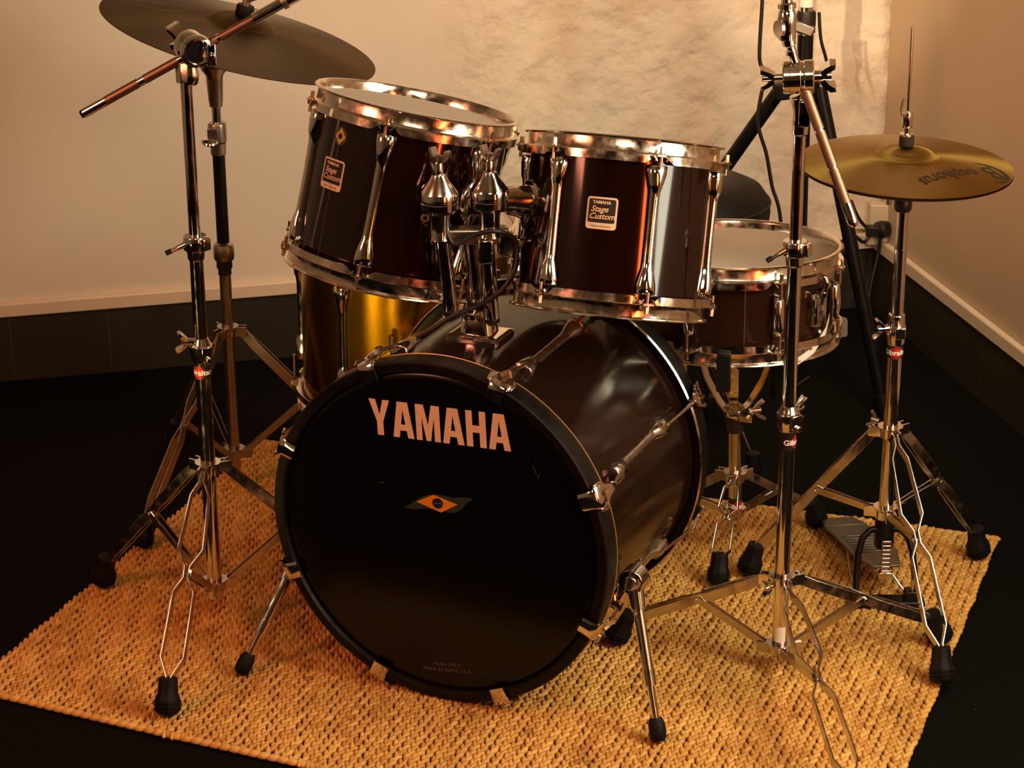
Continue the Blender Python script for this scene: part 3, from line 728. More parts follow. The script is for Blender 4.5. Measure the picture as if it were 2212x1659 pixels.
# spurs
def spur(side, F, joint):
    F = vec(F); J = vec(joint); d = BRAD(-24 if side > 0 else 204); tn = ba.cross(d)
    base = A0 + ba * .105 + d * .279
    mb = MB(); secs = []
    for k, e in ((1, -.002), (1, .006), (.85, .012), (.7, .024)):
        secs.append([base + ba * (.030 * k * math.cos(a)) + tn * (.036 * k * math.sin(a)) + d * e for a in [2 * PI * i / 20 for i in range(20)]])
    mb.loft(secs)
    br_ = mb.build('spur_bracket', M['chrome'], BD, angle=45)
    g = (F - J).normalized(); sidev = ba
    m = MB().tube(J - sidev * .016, J + sidev * .016, .021, n=28).tube(J - sidev * .020, J + sidev * .020, .012, n=20)
    m.tube(base + d * .012, J, .014, .012, 16); m.build('spur_pivot', M['chrome'], br_, bevel=.0015)
    wb = MB(); wing(wb, J + ba * .018, ba, g + d * .3, .018, .012, .005, .004); wb.build('wing_screw', M['chrome'], br_)
    leg = MB(); L = (F - J).length
    leg.tube(J + g * .005, J + g * .050, .0140, .0115, 20); leg.tube(J + g * .03, J + g * (L * .58), .0085, n=20); leg.tube(J + g * (L * .56), J + g * (L * .66), .0105, .0100, 20); leg.tube(J + g * (L * .66), J + g * (L - .015), .0062, n=16)
    lo = leg.build('spur_leg', M['chrome'], BD)
    t = MB().lathe([(0, L + .002), (.008, L + .001), (.0125, L - .004), (.0138, L - .014), (.0130, L - .028), (.0100, L - .036), (0, L - .037)], J, g, 24).build('rubber_tip', M['rubber'], lo)
spur(1, (.227, 3.183, .016), (.190, 3.290, .245))
spur(-1, (-.454, 3.414, .016), (-.354, 3.492, .200))

# --- tom holder on the bass drum
TH = thing('tom_holder', 'chrome double tom holder rising from the top of the bass drum', 'drum hardware', (-.056, 3.488, .588))
b0 = A0 + ba * .178 + bu * .279
X, Y = br, ba
mb = MB()
mb.loft([[b0 + X * x + Y * y + bu * e for x, y in round_rect(w, h, .008, 4)] for w, h, e in ((.092, .074, -.010), (.092, .074, .003), (.086, .068, .006), (.058, .048, .007))])
mb.loft([[b0 + X * (x) + Y * (y) + bu * e for x, y in round_rect(w, h, .012, 4)] for w, h, e in ((.056, .046, .004), (.050, .042, .022), (.042, .038, .045), (.040, .036, .060))])
mb.build('base_plate', M['chrome'], TH, angle=40)
pt = V3(-.064, 3.489, .755); pb = b0 + bu * .02
MB().tube(pb, pt, .0125, n=28).build('post', M['chrome'], TH)
m = MB(); wing(m, b0 + bu * .04 - Y * .018 , -Y + X * .2, X, .016, .010, .005, .004); m.build('wing_screw', M['chrome'], TH)
m = MB(); m.box((-.066, 3.468, .757), (V3(1, .1, -.02).normalized(), V3(-.1, 1, 0).normalized(), UP), (.062, .014, .013)); m.build('crossbar', M['dull_steel'], TH, bevel=.004)
m = MB(); m.box((-.040, 3.452, .735), (V3(1, .1, 0).normalized(), V3(-.1, 1, 0).normalized(), UP), (.012, .006, .020)); m.box((.0, 3.470, .738), (V3(1, .2, -.3).normalized(), V3(-.2, 1, 0).normalized(), UP), (.022, .010, .018)); m.build('clamp_block', M['chrome'], TH, bevel=.003)
for nm, ta, tb, ball, arm in (('l', (-.1065, 3.452, .760), (-.0955, 3.452, .632), (-.111, 3.446, .818), (-.118, 3.478, .822)), ('r', (-.0385, 3.468, .757), (-.0310, 3.468, .612), (-.033, 3.458, .818), (.030, 3.480, .810))):
    ta, tb, ball, arm = map(vec, (ta, tb, ball, arm)); g = (tb - ta).normalized()
    t = MB().tube(ta, tb, .0122, n=28); to = t.build('tom_arm', M['chrome'], TH)
    MB().lathe([(0, -.004), (.0095, -.003), (.0125, .001), (.0125, .007), (.0118, .008)], tb, -g, 24).build('end_cap', M['black_plastic'], to)
    h = MB().lathe([(0, .064), (.006, .064), (.0075, .060), (.0075, .046), (.0110, .044), (.0150, .036), (.0285, .018), (.0300, .014), (.0300, .004), (.0292, .003), (.0292, .001), (.0300, 0), (.0300, -.010), (.0270, -.015), (.0170, -.019), (.0160, -.030), (.0150, -.056), (.0165, -.060), (0, -.060)], ball, UP, 48)
    ho = h.build('ball_clamp', M['chrome'], TH, angle=30)
    w_ = MB(); wing(w_, ball + UP * .056, V3(.1, 0, 1), V3(.8, -.6, 0), .018, .009, .0065, .010); w_.build('wing_nut', M['dull_steel'], ho)
    dr = (arm - ball).normalized(); a2 = MB().tube(ball + dr * .004, arm, .0175, .0245, 28)
    if nm == 'r': a2.tube(arm - dr * .002, arm + dr * .006, .030, .034, 28)
    a2.build('side_arm', M['chrome'], ho)

# --- floor tom
FT = thing('floor_tom', 'amber sparkle floor tom standing behind the left rack tom and bass drum', 'drum', (-.195, 4.10, .0))
D3 = rack_drum(FT, (-.195, 4.10, .592), (.01, .0, 1), .2085, .352, [-33, 27, 87, 147, 207, 267], .100, inset=.0125, shell_mat='amber')
for ph in (-5, 118, 238):
    d = D3['rad'](ph); p = D3['top'] + d * (.196 + .020); t = UP.cross(d)
    z0, z1 = .0, .44
    lg = MB().path([V3(p.x, p.y, .44), V3(p.x, p.y, .10), V3(p.x + d.x * .03, p.y + d.y * .03, .05), V3(p.x + d.x * .035, p.y + d.y * .035, .012)], .0055, 12).build('leg', M['chrome'], FT)
    MB().lathe([(0, 0), (.012, 0), (.013, .006), (.011, .03), (.006, .034), (0, .034)], V3(p.x + d.x * .035, p.y + d.y * .035, .0125 if ph == -5 else .002), UP, 20).build('rubber_tip', M['rubber'], lg)
    fnl = on_shell(D3, ph, -.285)
    out = [(.018 * math.cos(a), .030 * math.sin(a)) for a in [2 * PI * k / 24 for k in range(24)]]
    MB().loft([[fnl(x * k, y * k, e) for x, y in out] for k, e in ((1, -.001), (1.05, .004), (.98, .012), (.8, .026), (.45, .032))]).build('leg_bracket', M['chrome'], FT, angle=60)

# --- snare drum
SN = thing('snare_drum', 'shallow dark walnut snare drum with white head and chrome strainer', 'drum', (.379, 3.79, .468))
D4 = rack_drum(SN, (.384, 3.843, .621), (.002, .076, 1), .190, .167, [19.6, 64.6, 109.6, 154.6, 199.6, 244.6, 289.6, -27], .035, inset=.0115, lug='tube', shell_mat='snare_shell')
fn = on_shell(D4, 47, -.084)
m = MB(); m.loft([[fn(x, y, e) for x, y in round_rect(w_, h_, .004, 3)] for w_, h_, e in ((.030, .062, -.001), (.030, .062, .010), (.024, .056, .016))]); so = m.build('strainer', M['chrome'], SN, angle=40)
m = MB(); m.path([fn(0, .010, .012), fn(0, .030, .016), fn(.001, .046, .024), fn(-.001, .057, .020), fn(-.006, .060, .014), fn(-.012, .058, .010)], [.0060, .0060, .0065, .0060, .005, .004], 12); m.tube(fn(0, .026, .014), fn(0, .033, .016), .0098, n=20)
m.tube(fn(-.016, .006, .012), fn(-.016, .020, .012), .004, n=12)
m.build('throw_off_lever', M['chrome'], so, angle=40)
fn = on_shell(D4, 45, -.143)
m = MB(); m.loft([[fn(x, y + x * .28, e) for x, y in round_rect(.050, .013, .002, 3)] for e in (.006, .010)]); m.tube(fn(-.016, -.004, .009), fn(-.016, -.004, .014), .004, n=14); m.tube(fn(.012, .004, .009), fn(.012, .004, .014), .003, n=14); m.build('clamp_plate', M['chrome'], so, angle=40)
m = MB(); m.strip([fn(.036, .040, .012), fn(.024, .018, .013), fn(-.008, -.008, .014), fn(-.034, -.020, .012), fn(-.046, -.030, .004)], D4['n'], D4['f'], .013, .001); m.build('snare_strap', M['white_print'], so)
m = MB(); f0 = on_shell(D4, 2.1, 0); m.strip([f0(0, -.022 - .01 * k, .0004) for k in range(13)], D4['r'], D4['f'], .0012, .0006); m.build('wrap_seam', M['dull_steel'], SN)

# --- snare stand
SSP = (.405, 3.865)
SS = thing('snare_stand', 'low chrome tripod stand holding the snare drum in its basket', 'drum stand', (SSP[0], SSP[1], .0))
s0, s1 = V3(.386, 3.832, .430), V3(.400, 3.856, .280); s2 = V3(.408, 3.876, .085)
m = MB().tube(s0, s1, .0092, n=24); m.build('upper_tube', M['chrome'], SS)
m = MB().tube(s1 + (s1 - s2).normalized() * .015, s2, .0118, n=24); m.build('lower_tube', M['steel'], SS)
m = MB(); ax_ = (s0 - s1).normalized(); collar(m, s1, ax_, .0118, .030, .004); m.build('height_collar', M['black_plastic'], SS)
m = MB(); bc = V3(.3985, 3.853, .300); collar(m, bc, ax_, .0095, .024, .006); m.box(bc + V3(.020, -.012, .0), (V3(1, -.3, 0).normalized(), V3(.3, 1, 0).normalized(), UP), (.012, .007, .011)); m.tube(bc + V3(.022, -.022, 0), bc + V3(.022, -.016, 0), .004, n=12); m.build('basket_hub', M['chrome'], SS, bevel=.001)
w_ = MB(); wing(w_, bc + V3(.028, .004, .002), V3(1, .1, .1), V3(.2, .1, 1), .020, .012, .006, .006); w_.build('wing_screw', M['dull_steel'], SS)
for az in (-98, 24, 146):
    a = math.radians(az); d = V3(math.cos(a), math.sin(a), 0); t = UP.cross(d)
    cb = V3(.383, 3.830, 0); e = cb + d * .200; zb_ = .466 - .076 * d.y * .2
    q = [V3(bc.x, bc.y, .300) + d * .014, V3(bc.x, bc.y, .318) + d * .032, V3(bc.x, bc.y, .357) + d * .058, V3(bc.x, bc.y, .414) + d * .078, V3(cb.x, cb.y, .427 - .015 * d.y) + d * .105, V3(cb.x, cb.y, .431 - .015 * d.y) + d * .186]
    td = [((q[min(i + 1, 5)] - q[max(i - 1, 0)]).normalized()).cross(t) for i in range(6)]
    arm = MB().strip(q, t, td, .016, .003).build('basket_arm', M['chrome'], SS, angle=20)
    g = V3(cb.x, cb.y, 0) + d * .199
    MB().box((g.x, g.y, .447 - .015 * d.y), (d, t, UP), (.007, .012, .034)).box((g.x - d.x * .012, g.y - d.y * .012, .418 - .015 * d.y), (d, t, UP), (.014, .012, .006)).build('rubber_claw', M['rubber'], arm, bevel=.003)
dirs = []
SSF = [(.366, 3.740, .013), (.578, 3.995, .013), (.215, 3.965, .013)]
m = MB(); hub(m, (s2 + (s1 - s2) * .42)[:2], .175, .0122, [(f[0] - SSP[0], f[1] - SSP[1]) for f in SSF]); m.build('leg_collar', M['steel'], SS)
m = MB(); collar(m, s2 + UP * .012, UP, .0125, .018, .004); m.build('brace_collar', M['steel'], SS)
for k, f in enumerate(SSF):
    d = V3(f[0] - SSP[0], f[1] - SSP[1], 0).normalized(); c = s2 + (s1 - s2) * .42
    folding_leg(V3(c.x, c.y, .172) + d * .020, f, SS, (s2.x, s2.y), .098, bow=.95 if k == 0 else .5)
label_band((.4065, 3.872), .098, .128, .0120, math.radians(-62), SS)

# --- hi-hat stand
HP_ = (.656, 3.72)
HH = thing('hi_hat_stand', 'chrome hi-hat stand with black foot pedal and drive chain', 'drum stand', (HP_[0], HP_[1], .0))
hx, hy = HP_
MB().tube((hx, hy, .14), (hx, hy, .485), .0127, n=32).build('lower_tube', M['chrome'], HH)
m = MB().tube((hx, hy, .48), (hx, hy, .650), .0108, n=32).lathe([(.0108, .648), (.0100, .656), (.0100, .735)], (hx, hy, 0), UP, 32); m.build('upper_tube', M['chrome'], HH)
m = MB().lathe([(.0127, .478), (.0150, .480), (.0162, .492), (.0170, .498), (.0170, .512), (.0150, .516), (.0142, .533), (.0108, .535)], (hx, hy, 0), UP, 32); m.box((hx + .004, hy - .018, .505), (V3(1, 0, 0), V3(0, 1, 0), UP), (.009, .006, .010)); m.build('height_collar', M['chrome'], HH, bevel=.0012)
w_ = MB(); wing(w_, (hx - .014, hy - .006, .510), V3(-1, -.25, 0), V3(.1, -.2, 1), .020, .013, .006, .004); w_.build('wing_screw', M['chrome'], HH)
label_band(HP_, .456, .478, .0127, math.radians(-86), HH)
m = MB().lathe([(.012, .716), (.0145, .720), (.0150, .734), (.0125, .738)], (hx, hy, 0), UP, 32).build('cymbal_seat', M['black_plastic'], HH)
m = MB().tube((hx - .026, hy - .01, .730), (hx - .026, hy - .01, .752), .0042, n=14); m.build('tilt_screw', M['dull_steel'], HH)
MB().tube((hx, hy, .73), (hx - .0015, hy, 1.027), .0031, n=14).build('pull_rod', M['chrome'], HH)
HF = [(.424, 3.785, .013), (.856, 3.852, .013), (.703, 3.366, .013)]
m = MB(); hub(m, HP_, .322, .0130, [(f[0] - hx, f[1] - hy) for f in HF]); m.build('leg_collar', M['chrome'], HH)
m = MB(); hub(m, HP_, .170, .0130, [(f[0] - hx, f[1] - hy) for f in HF], .016); m.build('brace_collar', M['chrome'], HH)
for k, f in enumerate(HF):
    d = V3(f[0] - hx, f[1] - hy, 0).normalized(); folding_leg(V3(hx, hy, .318) + d * .026, f, HH, HP_, .168, bow=1.0 if k == 2 else .55, h=.017, foot=1.05)
w_ = MB(); wing(w_, (hx - .020, hy + .006, .334), V3(-1, .3, .3), V3(.2, .1, 1), .014, .009, .005, .003); w_.build('memory_screw', M['dull_steel'], HH)
# pedal frame
m = MB().lathe([(0, .098), (.0165, .098), (.0175, .104), (.0175, .150), (.0150, .154), (0, .154)], (hx, hy, 0), UP, 28)
for s in (-1, 1):
    m.path([(hx + s * .010, hy - .004, .134), (hx + s * .026, hy - .008, .134), (hx + s * .040, hy - .014, .122), (hx + s * .048, hy - .022, .095), (hx + s * .052, hy - .040, .050), (hx + s * .053, hy - .055, .018)], .0060, 12)
pf = m.build('pedal_frame', M['black_metal'], HH, angle=50)
m = MB(); m.box((hx, hy - .058, .0185), E3, (.066, .018, .0055)); m.box((hx + .042, hy - .055, .030), E3, (.012, .012, .010)); m.build('base_bar', M['black_metal'], pf, bevel=.003)
m = MB(); m.tube((hx + .044, hy - .06, .03), (hx + .044, hy - .06, .062), .0030, n=10); m.build('spur_screw', M['chrome'], pf)
m = MB(); q = [V3(hx + .002, hy - .030, .072), V3(hx - .006, hy + .05, .062), V3(hx - .022, hy + .16, .047), V3(hx - .034, hy + .215, .037)]
m.strip(q, V3(1, .12, 0).normalized(), V3(0, .1, 1).normalized(), [.050, .084, .086, .080], .005)
m.strip([q[3], q[3] + V3(-.010, .055, -.010)], V3(1, .12, 0).normalized(), V3(0, .1, 1).normalized(), [.082, .060], .010)
for k in range(7):
    p = q[1] + (q[2] - q[1]) * (k / 7.) + UP * .0035; m.box(p, (V3(1, .12, 0).normalized(), V3(-.12, 1, 0).normalized(), UP), (.034, .0022, .0012))
m.build('footboard', M['pedal'], pf, bevel=.0015)
m = MB(); zc = .118; k = 0
while zc > .058:
    p = V3(hx + .0005, hy - .026 - .004 * k / 8, zc)
    m.tube(p - V3(.0065, 0, 0), p + V3(.0065, 0, 0), .0030, n=10)
    for s in (-1, 1): m.box(p + V3(s * .0075, 0, -.0035), E3, (.0008, .0024, .0062))
    zc -= .0078; k += 1
m.build('drive_chain', M['dull_steel'], pf)
m = MB(); m.box((hx + .0005, hy - .030, .056), E3, (.013, .006, .006)); m.build('chain_block', M['chrome'], pf, bevel=.001)
m = MB().path([(hx + .006, hy - .02, .066), (hx + .024, hy - .045, .044), (hx + .040, hy - .055, .026)], .0022, 8).path([(hx - .05, hy + .09, .052), (hx - .052, hy + .03, .034), (hx - .050, hy - .045, .020)], .0018, 8); m.build('radius_rods', M['dull_steel'], pf)

# --- boom cymbal stands
def boom_stand(root, P, zb, zj, zt, feet, zhub, zbr, bows, r=(.0125, .0113, .0097), lab=None, wingdir=(-1, -.2, 0), lever=(-1, -.5, -.4), hubwing=None):
    x, y = P
    MB().tube((x, y, zb), (x, y, zj[0]), r[0], n=32).build('lower_tube', M['chrome'], root)
    MB().tube((x, y, zj[0] - .01), (x, y, zj[1]), r[1], n=32).build('middle_tube', M['chrome'], root)
    MB().tube((x, y, zj[1] - .01), (x, y, zt), r[2], n=32).build('upper_tube', M['chrome'], root)
    m = MB().lathe([(r[0], -.016), (r[0] + .003, -.015), (r[0] + .005, -.004), (r[0] + .0065, .002), (r[0] + .0065, .014), (r[0] + .003, .018), (r[1] + .001, .026), (r[1], .027)], (x, y, zj[0]), UP, 32)
    cd = V3(.55, -.83, 0); m.box(V3(x, y, zj[0] + .004) + cd * (r[0] + .005), (cd, UP.cross(cd), UP), (.006, .010, .012)); m.tube(V3(x, y, zj[0] - .006) + cd * (r[0] + .004), V3(x, y, zj[0] - .006) + cd * (r[0] + .016), .0052, n=16)
    m.build('height_collar', M['chrome'], root, bevel=.0012)
    if hubwing is not None:
        w_ = MB(); wing(w_, V3(x, y, zj[0] + hubwing[3]) + V3(*hubwing[:3]).normalized() * (r[0] + .002), V3(*hubwing[:3]), V3(.1, -.2, 1), .020, .012, .006, .004); w_.build('wing_screw', M['chrome'], root)
    m = MB().lathe([(r[1], -.030), (r[1] + .0022, -.028), (r[1] + .0034, -.016), (r[1] + .0034, -.012), (r[2] + .009, -.012), (r[2] + .010, -.010), (r[2] + .010, .010), (r[2] + .009, .012), (r[2], .012)], (x, y, zj[1]), UP, 32)
    m.box(V3(x, y, zj[1]) + V3(.016, -.010, 0), (V3(.8, -.6, 0), V3(.6, .8, 0), UP), (.007, .008, .010)); m.build('clamp_collar', M['chrome'], root, bevel=.0012)
    l0 = V3(x, y, zj[1] - .001) + V3(lever[0], lever[1], 0).normalized() * (r[2] + .008); ld = V3(*lever).normalized()
    m = MB().tube(l0, l0 + ld * .014, .0055, .0045, 14).path([l0 + ld * .012, l0 + ld * .026], .0038, 12); lo = m.build('clamp_lever', M['chrome'], root)
    MB().tube(l0 + ld * .025, l0 + ld * .034, .0042, n=12).build('lever_tip', M['rubber'], lo)
    m = MB(); hub(m, P, zhub, r[0] + .0004, [(f[0] - x, f[1] - y) for f in feet]); m.build('leg_collar', M['chrome'], root)
    m = MB(); hub(m, P, zbr, r[0] + .0004, [(f[0] - x, f[1] - y) for f in feet], .012); m.build('brace_collar', M['steel'], root)
    for f, bw in zip(feet, bows):
        d = V3(f[0] - x, f[1] - y, 0).normalized(); folding_leg(V3(x, y, zhub - .004) + d * (r[0] + .013), f, root, P, zbr - .002, bow=bw, h=.017, foot=1.05)
    if lab: label_band(P, lab[0], lab[1], r[0], lab[2], root)

LP = (-.510, 3.572)
LS = thing('boom_cymbal_stand', 'left chrome boom stand, its arm crossing in front of the ride cymbal', 'cymbal stand', (*LP, 0), 'boom cymbal stands')
boom_stand(LS, LP, .080, (.525, .715), .985, [(-.556, 3.276, .013), (-.738, 3.757, .013), (-.236, 3.680, .013)], .325, .108, (1.12, .55, .55), lab=(.482, .506, math.radians(-118)), hubwing=(-1, -.35, .1, .020), lever=(-1, -.5, -.35))
m = MB().lathe([(.0098, .975), (.0125, .978), (.0135, .990), (.0125, 1.000), (.0110, 1.008), (.0150, 1.020), (.0175, 1.030), (0, 1.034)], (LP[0] + .008, LP[1], 0), UP, 28)
m.box((LP[0] - .003, LP[1] - .012, .998), (V3(.8, -.6, 0), V3(.6, .8, 0), UP), (.006, .010, .016)); m.build('tilter_base', M['chrome'], LS, bevel=.001)
tc = V3(-.490, 3.548, 1.036); ta = V3(.50, -.82, -.14).normalized()
m = MB().lathe([(0, -.030), (.021, -.030), (.0245, -.026), (.0245, -.004), (.0235, -.002), (.0235, 0), (.0262, .002), (.0265, .010), (.0250, .013), (.0200, .0135), (.0190, .010), (0, .010)], tc, ta, 40); to = m.build('tilter', M['chrome'], LS, angle=30)
w_ = MB(); wing(w_, tc - ta * .029, -ta + V3(-.5, 0, .3), V3(-.5, 0, 1), .028, .013, .008, .004, 1.4); w_.build('wing_nut', M['chrome'], to)
m = MB(); m.box(tc + ta * .012 + V3(.020, 0, -.004), (V3(1, .3, 0).normalized(), V3(-.3, 1, 0).normalized(), UP), (.007, .007, .018)); m.tube(tc + ta * .012 + V3(.024, -.006, -.004), tc + ta * .012 + V3(.024, -.013, -.004), .0045, n=14); m.build('hinge_block', M['chrome'], to, bevel=.002)
ba_, bb_ = V3(-.6715, 3.556, .934), V3(-.322, 3.556, 1.123)
BQ = lambda t: ba_ + (bb_ - ba_) * t
m = MB(); segs = [(0, .105, .0078, 'chrome'), (.105, .255, .0076, 'knurl'), (.255, .285, .0074, 'chrome'), (.285, .438, .0076, 'knurl'), (.438, .470, .0074, 'chrome'), (.47, .62, .0076, 'knurl'), (.615, .635, .0074, 'chrome'), (.635, .790, .0072, 'knurl'), (.785, .93, .0088, 'chrome'), (.925, 1.35, .0105, 'chrome')]
bm_ = MB().tube(BQ(0.004), BQ(1.0), .0066, n=20).build('boom_arm', M['chrome'], LS)
for a, b, r_, mt in segs:
    MB().tube(BQ(a), BQ(b), r_, n=24).build('tube_section' if mt == 'chrome' else 'knurled_grip', M[mt], bm_)
MB().tube(BQ(-.012), BQ(.004), .0062, .0074, 20).build('end_plug', M['rubber'], bm_)
MB().tube(BQ(.915), BQ(.935), .0118, n=24).build('ferrule', M['dull_steel'], bm_)

RP = (.441, 3.43)
RS = thing('boom_cymbal_stand', 'right chrome boom stand in front of the snare and hi-hat', 'cymbal stand', (*RP, 0), 'boom cymbal stands')
boom_stand(RS, RP, .042, (.455, .745), .935, [(.503, 2.945, .013), (.728, 3.512, .013), (.172, 3.522, .013)], .178, .054, (1.1, .55, .55), lab=(.408, .436, math.radians(-18)), hubwing=(.7, .7, .1, .012), lever=(-1, -.4, -.5))
m = MB(); wing(m, V3(RP[0] - .014, RP[1] - .010, .168), V3(-1, -.5, -.1), V3(.1, 0, 1), .016, .008, .005, .003); m.build('memory_screw', M['chrome'], RS)
m = MB(); zc = .062; 
lb_ = MB().lathe([(.0131, .066), (.0131, .094)], (*RP, 0), UP, 40, ref=(0, -1, 0)); 
fnr = lambda x, y, e=.0006: V3(RP[0] + (.0125 + e) * math.sin(x / .0125), RP[1] - (.0125 + e) * math.cos(x / .0125), .079 + y)
patch(fnr, round_rect(.016, .028, .001), .0006).build('paper_label', M['white_print'], RS)
m = MB().lathe([(.0098, .925), (.0125, .928), (.0135, .945), (.0130, .960), (.0170, .975), (.0175, .985), (0, .99)], (*RP, 0), UP, 28)
m.box((RP[0] + .004, RP[1] - .013, .962), E3, (.009, .006, .020)); m.build('tilter_base', M['chrome'], RS, bevel=.0015)
tc = V3(.434, 3.428, 1.016); ta = V3(1, -.12, .06).normalized()
m = MB().lathe([(0, -.022), (.024, -.022), (.0255, -.020), (.0255, -.012), (.0245, -.0115), (.0255, -.011), (.0255, .004), (.0238, .006), (.0238, .009), (.0255, .011), (.0255, .023), (.0235, .025), (0, .025)], tc, ta, 40); to = m.build('tilter', M['chrome'], RS, angle=30)
w_ = MB(); wing(w_, tc + ta * .025, ta, V3(0, -.2, 1), .026, .013, .009, .002, 1.35); w_.build('wing_nut', M['chrome'], to)
w_ = MB(); wing(w_, tc - ta * .022, -ta, V3(0, -.2, 1), .030, .010, .006, .0, 1.5); w_.build('wing_nut', M['chrome'], to)
r0, r1 = V3(.441, 3.418, 1.008), V3(.5165, 3.350, .810); RQ = lambda t: r0 + (r1 - r0) * t
ao = MB().tube(RQ(-.06), RQ(1.), .0064, n=20).build('boom_arm', M['dull_steel'], RS)
for a, b in ((0, .33), (.345, .60), (.615, .86)): MB().tube(RQ(a), RQ(b), .0082, n=22).build('knurled_grip', M['knurl'], ao)
MB().lathe([(.0070, -.0), (.0084, .001), (.0086, .030), (.0080, .034), (.004, .0385), (0, .039)], RQ(.86), (r1 - r0), 24).build('chrome_tip', M['chrome'], ao)
m = MB().tube((.431, 3.426, 1.035), (.421, 3.424, 1.064), .0068, n=20).tube((.424, 3.425, 1.052), (.4225, 3.4245, 1.058), .0095, n=20).tube((.4195, 3.424, 1.066), (.4175, 3.424, 1.075), .0105, n=24)
m.lathe([(.0100, 0), (.0135, .002), (.0135, .024), (.0150, .030), (.0130, .044), (.0110, .047), (.0140, .049), (.0140, .056), (.0085, .058), (.0080, .15)], (.416, 3.424, 1.073), V3(-.05, 0, 1), 32); m.tube((.400, 3.415, 1.092), (.404, 3.417, 1.092), .013, n=28)
m.build('upper_joint', M['chrome'], RS, angle=35)

# --- ride cymbal and its stand
def cymbal(name, R, c, n, mat, bellr, bow, bell, spin=0.):
    prof = []; K = 40
    for i in range(K + 1):
        r = R * i / K
        z = bow * (1 - (r / R) ** 2.0) ** 1.0
        if r < bellr: z = bow * (1 - (bellr / R) ** 2) + bell * math.sqrt(max(0, 1 - (r / bellr) ** 2)) ** 1.15
        prof.append((r, z))
    th = .0012
    low = [(r, z - th) for r, z in reversed(prof)]
    mb = MB().lathe(prof + low, (0, 0, 0), (0, 0, 1), 160)
    o = mb.build(name, M[mat], None, angle=50)
    q = V3(0, 0, 1).rotation_difference(vec(n).normalized())
    o.matrix_world = Matrix.Translation(vec(c)) @ q.to_matrix().to_4x4()
    return o, (lambda x, y, e=.0005: (x, y, bow * (1 - (x * x + y * y) / (R * R)) + e))
ride, rf = cymbal('ride_cymbal', .2545, (-.492, 4.150, .923), (.268, -.001, 1), 'brass_dark', .060, .024, .020)
tag(ride, 'large dull bronze ride cymbal tilted down to the right behind the left boom arm', 'cymbal')
def kid(mb, name, mat, par):          # child built in the parent's own coordinates
    o = mb.build(name, mat, None, recalc=False); o.parent = par; return o
def crescent(fn, cx, cy, R, w, a0, a1, e=.0005, k=28):
    m = MB()
    for i in range(k):
        s0_, s1_ = i / k, (i + 1) / k; A_, B_ = [math.radians(a0 + (a1 - a0) * s) for s in (s0_, s1_)]
        wa, wb = [w * math.sin(PI * s) ** .8 + .0004 for s in (s0_, s1_)]
        m.poly([fn(cx + R * math.cos(A_), cy + R * math.sin(A_), e), fn(cx + R * math.cos(B_), cy + R * math.sin(B_), e), fn(cx + (R - wb) * math.cos(B_), cy + (R - wb) * math.sin(B_), e), fn(cx + (R - wa) * math.cos(A_), cy + (R - wa) * math.sin(A_), e)])
    return m
m = crescent(rf, -.145, .03, .052, .005, 200, 345); kid(m, 'logo_swoosh', M['ink_faint'], ride)
m = MB(); map_text(m, text_polys('Bosphorus', .030, shear=.2), lambda x, y: rf(-.152 + x * .9, .035 + y, .0006)); kid(m, 'logo_lettering', M['ink_faint'], ride)
RT = thing('ride_stand', 'dark straight cymbal stand standing behind the left boom stand, under the ride', 'cymbal stand', (-.544, 4.18, 0))
px_, py_ = -.544, 4.18
MB().tube((px_, py_, .055), (px_, py_, .47), .0112, n=28).build('lower_tube', M['dull_steel'], RT)
MB().tube((px_, py_, .46), (px_, py_, .70), .0118, n=28).build('middle_tube', M['black_metal'], RT)
MB().tube((px_, py_, .69), (px_, py_, .80), .0088, n=28).build('upper_tube', M['chrome'], RT)
MB().lathe([(.0125, -.012), (.0130, -.010), (.0120, 0)], (px_, py_, .472), UP, 28).lathe([(.0125, .470), (.0150, .474), (.0150, .486), (.0120, .488)], (px_, py_, 0), UP, 28).build('collar_ring', M['black_plastic'], RT)
m = MB().lathe([(.0120, .488), (.0185, .490), (.0200, .498), (.0200, .512), (.0180, .520), (.0120, .524)], (px_, py_, 0), UP, 32); m.build('height_collar', M['dull_steel'], RT)
m = MB().lathe([(.0120, .694), (.0145, .695), (.0150, .718), (.0170, .720), (.0175, .752), (.0160, .756), (.0090, .757)], (px_, py_, 0), UP, 32); m.box((px_ - .006, py_ - .018, .738), E3, (.010, .006, .012)); m.build('upper_collar', M['dull_steel'], RT, bevel=.001)
w_ = MB().lathe([(0, -.004), (.014, -.003), (.016, 0), (.014, .003), (0, .004)], (px_ - .012, py_ - .026, .726), V3(.1, -.25, 1), 20); w_.build('clamp_wing', M['chrome'], RT)
m = MB().lathe([(.0090, .786), (.0125, .787), (.0125, .793), (.0135, .796), (.0158, .838), (.0165, .846), (.0245, .856), (.0260, .864), (.0200, .870), (0, .872)], (px_, py_, 0), UP, 36); m.build('tilter_cone', M['dull_steel'], RT)
m = MB().path([(px_, py_, .868), (-.532, 4.172, .892), (-.492, 4.150, .935), (-.479, 4.150, .985)], .0048, 12).tube((px_ + .004, py_ - .012, .872), (px_ + .022, py_ - .012, .872), .007, n=16); m.build('tilter_rod', M['dull_steel'], RT)
n_ = V3(.268, 0, 1).normalized(); rc = V3(-.492, 4.150, .923)
m = MB().lathe([(0, .0405), (.0150, .0405), (.0165, .044), (.0165, .056), (.0150, .060), (0, .060)], rc, n_, 28); m.build('felt_washer', M['rubber'], RT)
w_ = MB(); wing(w_, rc + n_ * .060, n_, V3(.9, -.4, 0), .022, .016, .008, .012); w_.build('wing_nut', M['dull_steel'], RT)
RF = [(-.690, 3.915, .013), (-.245, 4.180, .013), (-.700, 4.440, .002)]
